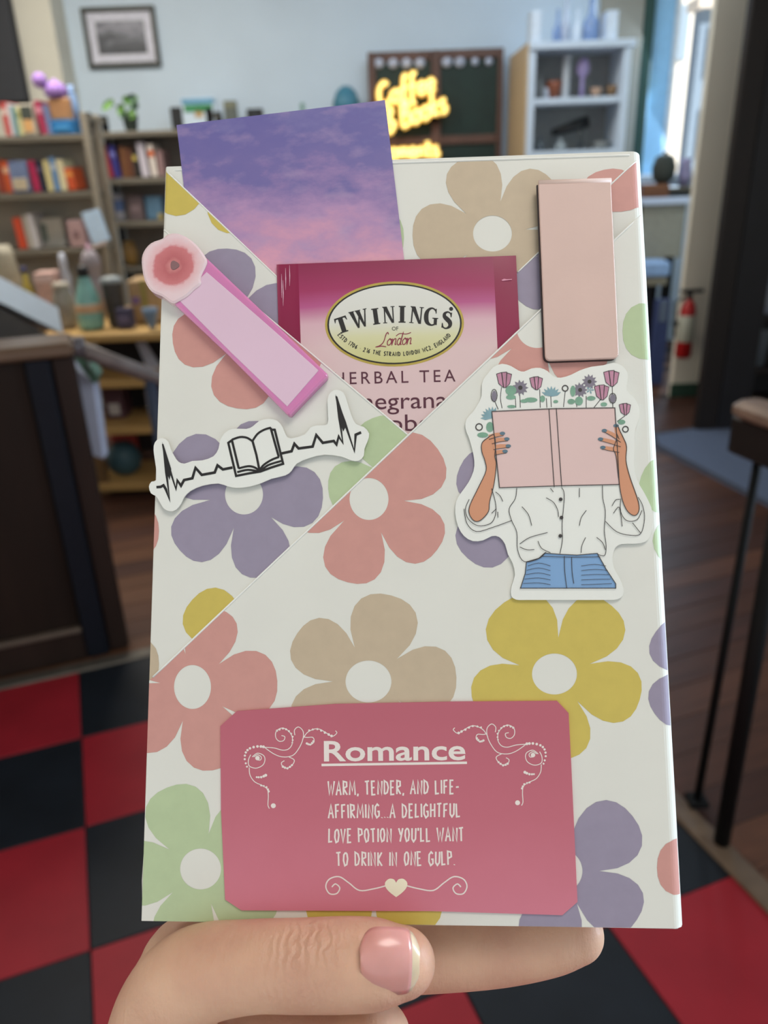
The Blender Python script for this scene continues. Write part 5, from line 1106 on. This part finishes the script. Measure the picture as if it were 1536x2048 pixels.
lathe_thing('bud_vase', 'tiny green bud vase on the wall shelf', 'vase', 598, 614, 206, 0, WS+0.08, [(0.6, 0), (1, 0.3), (0.5, 0.7), (0.6, 1)], M('vase_green', (104, 142, 128), 0.5), zb=zws+0.001)
lathe_thing('table_lamp', 'domed teal lamp on the wall shelf beside the panel board', 'lamp', 664, 722, 171, 0, WS+0.12, [(0.5, 0), (0.52, 0.02), (0.2, 0.08), (0.2, 0.3), (1.0, 0.34), (0.92, 0.6), (0.68, 0.85), (0.3, 0.98), (0.1, 1)], M('teal_dome', (56, 116, 140), 0.5), zb=zws+0.001)
# panelled board with round bosses
YP = 5.93; bx0, bx1 = wx(738, 200, YP), wx(1004, 200, YP); bzt, bzb = wz(870, 99, YP), 0.0
bo = thing('panel_board', 'dark green panelled wooden screen with pale round bosses along the top', 'screen', (bx0, YP, -0.006))
wd_ = M('screen_wood', (92, 66, 56), 0.5, 0.2, 12, stretch=(1, 1, 0.3)); gp_ = M('screen_green', (20, 44, 38), 0.6, 0.3, 6); Wd = bx1-bx0
xm0, xm1 = wx(862, 200, YP)-bx0, wx(880, 200, YP)-bx0
for a, b_ in ((0, 0.05), (xm0, xm1), (Wd-0.035, Wd)): MB().box(a, b_, -0.035, 0.0, 0, bzt, 0.004).build('stile', wd_, bo)
zr = wz(950, 274, YP)
for z0_, z1_ in ((bzt-0.055, bzt-0.0005), (zr-0.035, zr+0.02), (0.6, 0.66), (0.02, 0.1)):
    for a, b_ in ((0.0505, xm0-0.0005), (xm1+0.0005, Wd-0.0355)): MB().box(a, b_, -0.03, 0.0, z0_, z1_, 0.004).build('rail', wd_, bo)
for a, b_ in ((0.051, xm0-0.001), (xm1+0.001, Wd-0.036)):
    MB().box(a, b_, -0.012, -0.002, zr+0.021, bzt-0.056).build('panel', gp_, bo); MB().box(a, b_, -0.012, -0.002, 0.661, zr-0.036).build('panel', gp_, bo)
    MB().box(a, b_, -0.012, -0.002, 0.101, 0.599).build('panel', gp_, bo)
for x_ in (758, 786, 813, 840, 894, 920, 950, 978):
    p = wp(x_, 125 if x_ < 870 else 123, YP-0.02); r_ = 0.036 if x_ < 930 else 0.026
    m = MB().lathe([(r_*.9, 0), (r_, 0.004), (r_*.9, 0.014), (r_*.5, 0.02)], n=16)
    m.v = [Vector((p.x-bx0+q_.x, -0.0125-q_.z, p.z+0.006+q_.y)) for q_ in m.v]; m.build('boss', M('boss_pale', (176, 186, 206), 0.5), bo, True)
# neon sign
NY = 5.82
NL = {'C': [[(.6, .85), (.4, 1), (.12, .8), (.05, .4), (.2, .05), (.45, 0), (.65, .2)]], 'o': [[(.3, .5), (.08, .4), (.06, .12), (.25, 0), (.45, .12), (.46, .38), (.3, .5), (.6, .4)]], 'f': [[(.45, .95), (.3, 1.05), (.2, .8), (.16, .2), (.12, -.3), (.3, -.25)], [(.02, .48), (.42, .5)]], 'e': [[(.05, .25), (.42, .3), (.35, .5), (.12, .45), (.06, .15), (.25, 0), (.48, .12)]],
      '&': [[(.6, .1), (.2, .75), (.3, 1), (.45, .8), (.1, .35), (.15, .02), (.4, .05), (.6, .4)]], 'B': [[(.08, 0), (.1, 1), (.4, 1), (.45, .7), (.12, .52), (.5, .45), (.52, .1), (.08, 0)]], 'k': [[(.08, 1), (.06, 0)], [(.42, .5), (.08, .22), (.45, 0)]], 's': [[(.4, .48), (.15, .5), (.1, .32), (.38, .2), (.32, 0), (.05, .05)]],
      'm': [[(.05, .5), (.05, 0), (.08, .35), (.22, .5), (.3, .3), (.3, 0), (.34, .35), (.48, .5), (.56, .3), (.58, 0)]], 'n': [[(.05, .5), (.05, 0), (.1, .36), (.3, .5), (.4, .3), (.42, 0)]], 't': [[(.2, .9), (.18, .1), (.4, .05)], [(.02, .55), (.4, .58)]]}
ns = thing('neon_sign', 'glowing yellow neon script sign on the dark green screen', 'neon sign', (wx(825, 240, NY), NY, wz(825, 240, NY)))
def emis(name, col, st):
    m = bpy.data.materials.new(name); m.use_nodes = True; nt_ = m.node_tree; b_ = nt_.nodes['Principled BSDF']
    n_ = nt_.nodes.new('ShaderNodeTexNoise'); n_.inputs['Scale'].default_value = 30; r_ = nt_.nodes.new('ShaderNodeValToRGB')
    r_.color_ramp.elements[0].color = tuple(v_*.9 for v_ in lin(col))+(1,); r_.color_ramp.elements[1].color = lin(col)+(1,)
    nt_.links.new(n_.outputs['Fac'], r_.inputs['Fac']); nt_.links.new(r_.outputs['Color'], b_.inputs['Emission Color']); b_.inputs['Emission Strength'].default_value = st; b_.inputs['Base Color'].default_value = lin(col)+(1,)
    return m
neon_o = emis('neon_halo', (248, 192, 84), 0.95); neon_i = emis('neon_core', (255, 232, 140), 1.7)  # thick dimmer tube imitates the glow halo round the bright core
def neon(text, x0, y0, x1, y1, hpx, wids, rj):
    n_ = len(text); L_n = math.hypot(x1-x0, y1-y0); tot_ = sum(wids[c] for c in text); x_ = 0; dx_, dy_ = (x1-x0)/L_n, (y1-y0)/L_n; k_ = L_n/tot_
    for c in text:
        if c != ' ':
            lt = None
            for s_ in NL[c]:
                pts_ = []
                for p in bez(s_, 4):
                    u = (x_+p.x)*k_; w_ = p.y*hpx; q_ = wp(x0+u*dx_-w_*0.08, y0+u*dy_-w_, NY); pts_.append(q_-ns.location)
                o_ = MB().tube(pts_, rj, 8).build('neon_letter', neon_o, lt or ns, True)
                lt = lt or o_
                MB().tube([p+Vector((0, -rj*.9, 0)) for p in pts_], rj*.45, 6).build('tube_core', neon_i, lt, True)
        x_ += wids[c]
WD = {'C': .75, 'o': .62, 'f': .5, 'e': .55, '&': .75, 'B': .65, 'k': .52, 's': .5, 'm': .68, 'n': .54, 't': .46, ' ': .25}
neon('Coffee', 758, 214, 872, 180, 44, WD, 0.019); neon('& Books', 772, 268, 896, 222, 48, WD, 0.019); neon('moments', 760, 317, 880, 312, 34, WD, 0.019)
MB().box(wx(770, 240, NY)-ns.location.x, wx(880, 240, NY)-ns.location.x, 0.025, 0.04, -0.02, 0.02, 0.003).build('mount_bar', iron, ns)

# ================================================================== RIGHT: white bookcase
YC = 5.3; cx0, cx1 = wx(1055, 190, YC), wx(1257, 190, YC)
bc = thing('bookcase', 'white open bookcase with tan side panel by the window', 'bookcase', (cx0, YC, -0.006))
wh = M('white_paint', (206, 218, 232), 0.5, 0.03); Wc = cx1-cx0; Dc = 0.65; ztop = wz(1150, 79, YC)
MB().box(-0.012, 0.0, 0.0, Dc, 0, ztop, 0.002).build('side_panel', M('tan_panel', (196, 172, 138), 0.6, 0.06), bc)
MB().box(0.0005, 0.045, 0, 0.3, 0, ztop-0.041, 0.003).build('upright', wh, bc); MB().box(Wc-0.045, Wc, 0, Dc, 0, ztop-0.041, 0.003).build('upright', wh, bc)
MB().box(0.0005, Wc+0.02, -0.015, Dc, ztop-0.04, ztop, 0.004).build('top_board', wh, bc)
MB().box(0.046, Wc-0.046, 0.30, 0.31, 0, ztop-0.041).build('back_panel', M('case_grey', (150, 152, 150), 0.7), bc)
zc = []
for y_ in (201, 306, 420, 540):
    z = wz(1150, y_, YC)+0.006; zc.append(z); MB().box(0.046, Wc-0.046, 0.002, 0.299, z-0.018, z+0.018, 0.003).build('shelf', wh, bc)
MB().box(0.046, Wc-0.046, 0.002, 0.299, 0.0, 0.08, 0.003).build('plinth', wh, bc)
YI = YC+0.12; z1s, z2s = zc[0]+0.012, zc[1]+0.012; zt = ztop-0.0055
for x0, x1, lb in ((1062, 1084, 'white bookend at the left on top of the bookcase'), (1213, 1236, 'white bookend at the right on top of the bookcase')):
    box_thing('bookend', lb, 'bookend', x0, x1, 20, 0, YC+0.05, wh, 0.12, [('bevel_panel', .15, .85, .05, .95, M('bookend_face', (214, 224, 236), 0.5))], zb=zt, group='white bookends')
gls = M('blue_glass', (120, 146, 190), 0.15, 0.2, 30); slv = M('silver_glass', (176, 186, 206), 0.15, 0.2, 30)
DEC = [(0.8, 0), (1, 0.1), (0.95, 0.45), (0.45, 0.62), (0.3, 0.85), (0.4, 0.95), (0.2, 1)]
for x0, x1, yt, m, lb in ((1106, 1124, 24, gls, 'blue glass decanter second from left on the bookcase top'), (1122, 1142, 2, slv, 'silvery glass decanter on the bookcase top'), (1144, 1166, 22, wh, 'glossy white bottle in the middle of bookcase top'), (1166, 1200, -6, gls, 'large blue glass vase on the bookcase top')):
    lathe_thing('decanter', lb, 'decanter', x0, x1, yt, 0, YI, DEC, m, [('stopper', [(0.2, 0.99), (0.3, 1.02), (0.2, 1.1)], m)], zb=zt, group='glassware on the bookcase top')
for nm, lb, ct, x0, x1, yt, c, pr, zz in (('vase', 'grey vase at the left of the upper bookcase shelf', 'vase', 1070, 1090, 136, (110, 112, 112), DEC, z1s), ('pot', 'brick red pot on the upper bookcase shelf', 'pot', 1092, 1122, 162, (140, 78, 52), [(0.7, 0), (1, 0.7), (1, 1), (0.85, 1)], z1s),
        ('candle', 'tall white candle on the upper bookcase shelf', 'candle', 1124, 1140, 110, (196, 200, 206), CYL, z1s), ('vase', 'lilac globe vase on brown foot, upper bookcase shelf', 'vase', 1152, 1178, 116, (166, 150, 196), [(0.4, 0), (0.3, 0.4), (0.35, 0.5), (0.95, 0.65), (1, 0.8), (0.7, 0.95), (0.5, 1)], z1s), ('bowl', 'peach bowl on the upper bookcase shelf', 'bowl', 1180, 1204, 176, (190, 156, 132), [(0.5, 0), (0.9, 0.7), (1, 1), (0.85, 1)], z1s),
        ('pot', 'brown pot at the right of the upper bookcase shelf', 'pot', 1212, 1236, 170, (124, 96, 66), [(0.7, 0), (1, 0.6), (0.9, 1), (0.75, 1)], z1s), ('cup', 'white cup at the left of the upper bookcase shelf', 'cup', 1086, 1100, 176, (196, 202, 214), CYL, z1s),
        ('jar', 'dark jar at the left of the lower bookcase shelf', 'jar', 1068, 1092, 274, (84, 90, 94), DEC, z2s), ('jar', 'clear jar in the middle of the lower bookcase shelf', 'jar', 1108, 1134, 276, (150, 158, 160), DEC, z2s), ('jar', 'grey pot at the right of the lower bookcase shelf', 'pot', 1186, 1220, 282, (116, 118, 116), CYL, z2s)):
    lathe_thing(nm, lb, ct, x0, x1, yt, 0, YI, pr, M('ware_%d_%d_%d' % c, c, 0.45, 0.1, 40), zb=zz, n=14)
hd_ = thing('hand_mixer', 'black hand-held mixer resting on jars on the lower bookcase shelf', 'mixer', (wx(1140, 255, YI+.02), YI+.02, z2s))
a_, b_ = wp(1104, 266, YI+.02), wp(1176, 243, YI+.02); o_ = hd_.location
MB().tube([a_-o_, (a_+b_)/2-o_, b_-o_], [0.02, 0.032, 0.036], 12).build('barrel', blackp, hd_, True)
h_ = wp(1160, 250, YI+.02)-o_; MB().tube([h_, (h_.x+.01, 0, h_.z*.5), (h_.x+.015, 0, 0.0)], [0.018, 0.016, 0.02], 10).build('handle', M('mixer_grey', (70, 74, 76), 0.4), hd_, True)

# ================================================================== RIGHT: window counter, stool, extinguisher, cabinet, gate, mat
YW = 5.0; wx0, wx1 = cx1+0.04, wx(1384, 400, YW); zw = wz(1330, 396, YW)
wc = thing('window_counter', 'white-edged window counter with beige front', 'counter', ((wx0+wx1)/2, YW, -0.006)); hwc = (wx1-wx0)/2
MB().box(-hwc, hwc, -0.03, 0.6, zw-0.03, zw+0.006, 0.004).build('countertop', M('counter_white', (196, 208, 230), 0.4, 0.03), wc)
MB().box(-hwc+0.02, hwc-0.03, 0.0, 0.03, wz(1330, 515, YW), zw-0.0305, 0.003).build('front_panel', M('counter_beige', (150, 148, 136), 0.7), wc)
MB().box(-hwc+0.03, -hwc+0.07, 0.1, 0.14, 0, zw-0.031, 0.003).build('leg', iron, wc); MB().box(hwc-0.07, hwc-0.03, 0.1, 0.14, 0, zw-0.031, 0.003).build('leg', iron, wc)
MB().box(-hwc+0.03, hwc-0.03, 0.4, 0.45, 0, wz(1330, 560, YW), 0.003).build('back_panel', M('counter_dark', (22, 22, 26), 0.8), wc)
box_thing('wooden_crate', 'dark brown crate sitting on the window counter', 'crate', 1286, 1338, 368, 0, YW+0.1, M('crate_brown', (96, 58, 34), 0.6), 0.2, [('slat', 0, 1, .08, .45, M('crate_slat', (110, 68, 40), 0.6)), ('slat', 0, 1, .55, .92, M('crate_slat2', (120, 76, 46), 0.6))], zb=zw+0.001)
box_thing('black_tray', 'black tray beside the brown crate on window counter', 'tray', 1339, 1382, 374, 0, YW+0.1, M('tray_black', (26, 28, 26), 0.5), 0.2, [('tray_lip', 0, 1, .8, 1, M('tray_lip', (120, 110, 90), 0.6))], zb=zw+0.001)
zcr = wz(1312, 368, YW+0.1)
lathe_thing('basket', 'dark rounded basket on the brown crate under the window', 'basket', 1304, 1352, 308, 0, YW+0.18, [(0.5, 0), (0.9, 0.2), (1, 0.55), (0.75, 0.9), (0.3, 1)], M('basket_dark', (48, 52, 46), 0.8, 0.3, 60), [('handle', [(0.12, 0.98), (0.2, 1.02), (0.1, 1.1)], iron)], zb=zcr+0.001)
lathe_thing('lilac_vase', 'lilac vase beside the dark basket under the window', 'vase', 1356, 1384, 316, 0, YW+0.18, [(0.6, 0), (1, 0.4), (0.7, 0.8), (0.8, 1)], M('lilac_vase', (140, 132, 164), 0.5), zb=wz(1360, 374, YW+0.1)+0.001)
ys = 4.75; s0, s1 = wx(1284, 535, ys), wx(1342, 535, ys)
sl = thing('stool', 'pale blue stool with black legs under the window counter', 'stool', ((s0+s1)/2, ys, -0.006)); hs = (s1-s0)/2; zs_ = wz(1315, 524, ys)
MB().box(-hs, hs, 0, 0.2, zs_-0.08, zs_+0.006, 0.012).build('seat', M('seat_blue', (150, 182, 226), 0.5), sl)
MB().box(-hs+0.01, hs-0.01, 0.01, 0.19, zs_-0.13, zs_-0.081, 0.004).build('apron', M('seat_apron', (140, 134, 116), 0.6), sl)
for xx in (-hs+0.01, hs-0.035):
    for yy in (0.015, 0.165): MB().box(xx, xx+0.025, yy, yy+0.025, 0, zs_-0.1305, 0.003).build('leg', iron, sl)
MB().box(hs+0.005, hs+0.05, 0.1, 0.14, 0, zs_+0.02, 0.004).build('side_post', iron, sl)
box_thing('tote_bag', 'navy tote bag on the floor under the pale blue stool', 'bag', 1306, 1334, 600, 0, 4.68, M('tote_navy', (54, 66, 110), 0.7, 0.2, 30), 0.05, [('tote_top', .2, .8, .75, 1, M('tote_top', (96, 108, 128), 0.7))], zb=-0.005)
# fire extinguisher
fe = lathe_thing('fire_extinguisher', 'red fire extinguisher with a white label in front of beige wall end', 'fire extinguisher', 1356, 1388, 598, 714, 4.27, [(0.85, 0), (1, 0.03), (1, 0.78), (0.8, 0.9), (0.4, 0.98), (0.35, 1.0)], M('extinguisher_red', (168, 24, 26), 0.35, 0.06),
                 [('label', [(1.0, 0.28), (1.03, 0.29), (1.03, 0.72), (1.0, 0.73)], M('ext_label', (176, 176, 160), 0.5)), ('valve', [(0.3, 1.0), (0.34, 1.01), (0.34, 1.1), (0.2, 1.14)], blackp)])
hfe = wz(1372, 598, 4.27)-fe.location.z
MB().box(-0.05, 0.07, -0.015, 0.015, hfe*1.10, hfe*1.16, 0.004).build('lever', blackp, fe)
MB().tube([(-0.03, 0, hfe*1.05), (-0.07, 0, hfe*.95), (-0.065, 0, hfe*.6), (-0.06, 0, hfe*.35)], 0.008, 8).build('hose', blackp, fe, True)
MB().box(-0.03, 0.03, 0.045, 0.128, hfe*.5, hfe*.56).build('wall_bracket', iron, fe)
# tall dark cabinet at the right edge
YD = 3.75; d0 = wx(1452, 400, YD)
cbn = thing('dark_cabinet', 'tall near-black wooden cabinet filling the right edge', 'cabinet', (d0, YD, -0.006)); xr_ = 0.9
espr = M('espresso_wood', (22, 13, 12), 0.5, 0.25, 10, stretch=(1, 1, 0.2)); espb = M('espresso_blue', (20, 20, 27), 0.5, 0.2, 10)
MB().box(0, 0.10, 0, 0.05, 0, 2.7, 0.006).build('front_post', espr, cbn)
MB().box(0.101, 0.26, 0.005, 0.045, 0, 2.7, 0.006).build('front_board', espb, cbn)
MB().box(0.24, xr_, 0.45, 0.47, 0, 2.7).build('back_panel', espb, cbn)
MB().box(0.261, xr_, 0.02, 0.449, wz(1510, 480, YD), 2.7, 0.004).build('upper_door', espb, cbn)
for y_ in (632, 740, 830): z = wz(1510, y_, YD); MB().box(0.261, xr_, 0.02, 0.449, z-0.02, z, 0.003).build('shelf', espr, cbn)
z = wz(1510, 632, YD)-0.006
box_thing('white_canister', 'pale canister on the upper shelf of the dark cabinet', 'canister', 1512, 1560, 545, 0, YD+0.06, M('canister', (124, 132, 150), 0.5), 0.12, [('label', .2, .8, .2, .7, M('canister_label', (140, 148, 160), 0.5))], zb=z+0.0005)
z = wz(1510, 740, YD)-0.006
lathe_thing('glass_cup', 'grey glass cup on the lower shelf of the dark cabinet', 'cup', 1506, 1536, 660, 0, YD+0.12, [(0.7, 0), (0.8, 0.05), (1, 0.95), (1, 1), (0.9, 1)], M('cup_grey', (84, 92, 100), 0.3), zb=z+0.0005)
# iron gate at the edge of the tiles
f1 = gp(1392, 1610); f2 = gp(1442, 1690)
gt = thing('gate', 'black iron gate with wooden cap at the right edge of the tiles', 'gate', (f1.x, f1.y, 0.008))
t1 = wp(1519, 905, 1.30)-gt.location; t2 = wp(1575, 930, 1.19)-gt.location; p2_ = f2-f1
MB().tube([(0, 0, 0), t1], 0.0085, 8).build('post', iron, gt, True)
MB().tube([(p2_.x, p2_.y, 0), t2], 0.0155, 10).build('post', iron, gt, True)
MB().box(-0.02, 0.02, -0.02, 0.02, -0.0005, 0.012, 0.002).build('foot_plate', iron, gt)
ca = wp(1490, 812, 1.32)-gt.location; cb_ = wp(1720, 850, 1.10)-gt.location; an = math.atan2(cb_.y-ca.y, cb_.x-ca.x); Lc = math.hypot(cb_.x-ca.x, cb_.y-ca.y)
rot = Matrix.Translation((ca.x, ca.y, ca.z)) @ Matrix.Rotation(an, 4, 'Z')
m = MB().box(-0.01, Lc, -0.018, 0.018, -0.085, -0.0165, 0.004); m.v = [rot @ q_ for q_ in m.v]; m.build('top_panel', espr, gt)
m = MB().box(-0.005, Lc, -0.03, 0.03, -0.016, 0.014, 0.009); m.v = [rot @ q_ for q_ in m.v]; m.build('cap', M('gate_cap', (128, 106, 92), 0.35, 0.2, 20), gt)
# grey mat on the shop floor
q = [gp(x, y) for x, y in ((1296, 868), (1478, 842), (1640, 905), (1640, 1065), (1300, 889))]
mt = thing('floor_mat', 'blue-grey floor mat beyond the iron gate', 'mat', (q[1].x, q[1].y, -0.0055)); c = mt.location
n = len(q); v = [Vector((p.x-c.x, p.y-c.y, 0)) for p in q]+[Vector((p.x-c.x, p.y-c.y, 0.010)) for p in q]
obj('pile', v, [tuple(range(n-1, -1, -1)), tuple(range(n, 2*n))]+[(i, (i+1) % n, n+(i+1) % n, n+i) for i in range(n)], M('mat_blue', (84, 96, 120), 0.9, 0.1, 80), mt)
ctr_ = sum(v[:n], Vector())/n; ve = v[n:]+[p+(ctr_+Vector((0, 0, .01))-p).normalized()*0.04 for p in v[n:]]; ve = [p+Vector((0, 0, .0015)) for p in ve]
obj('border', ve, [(i, (i+1) % n, n+(i+1) % n, n+i) for i in range(n)], M('mat_edge', (54, 56, 66), 0.9), mt)
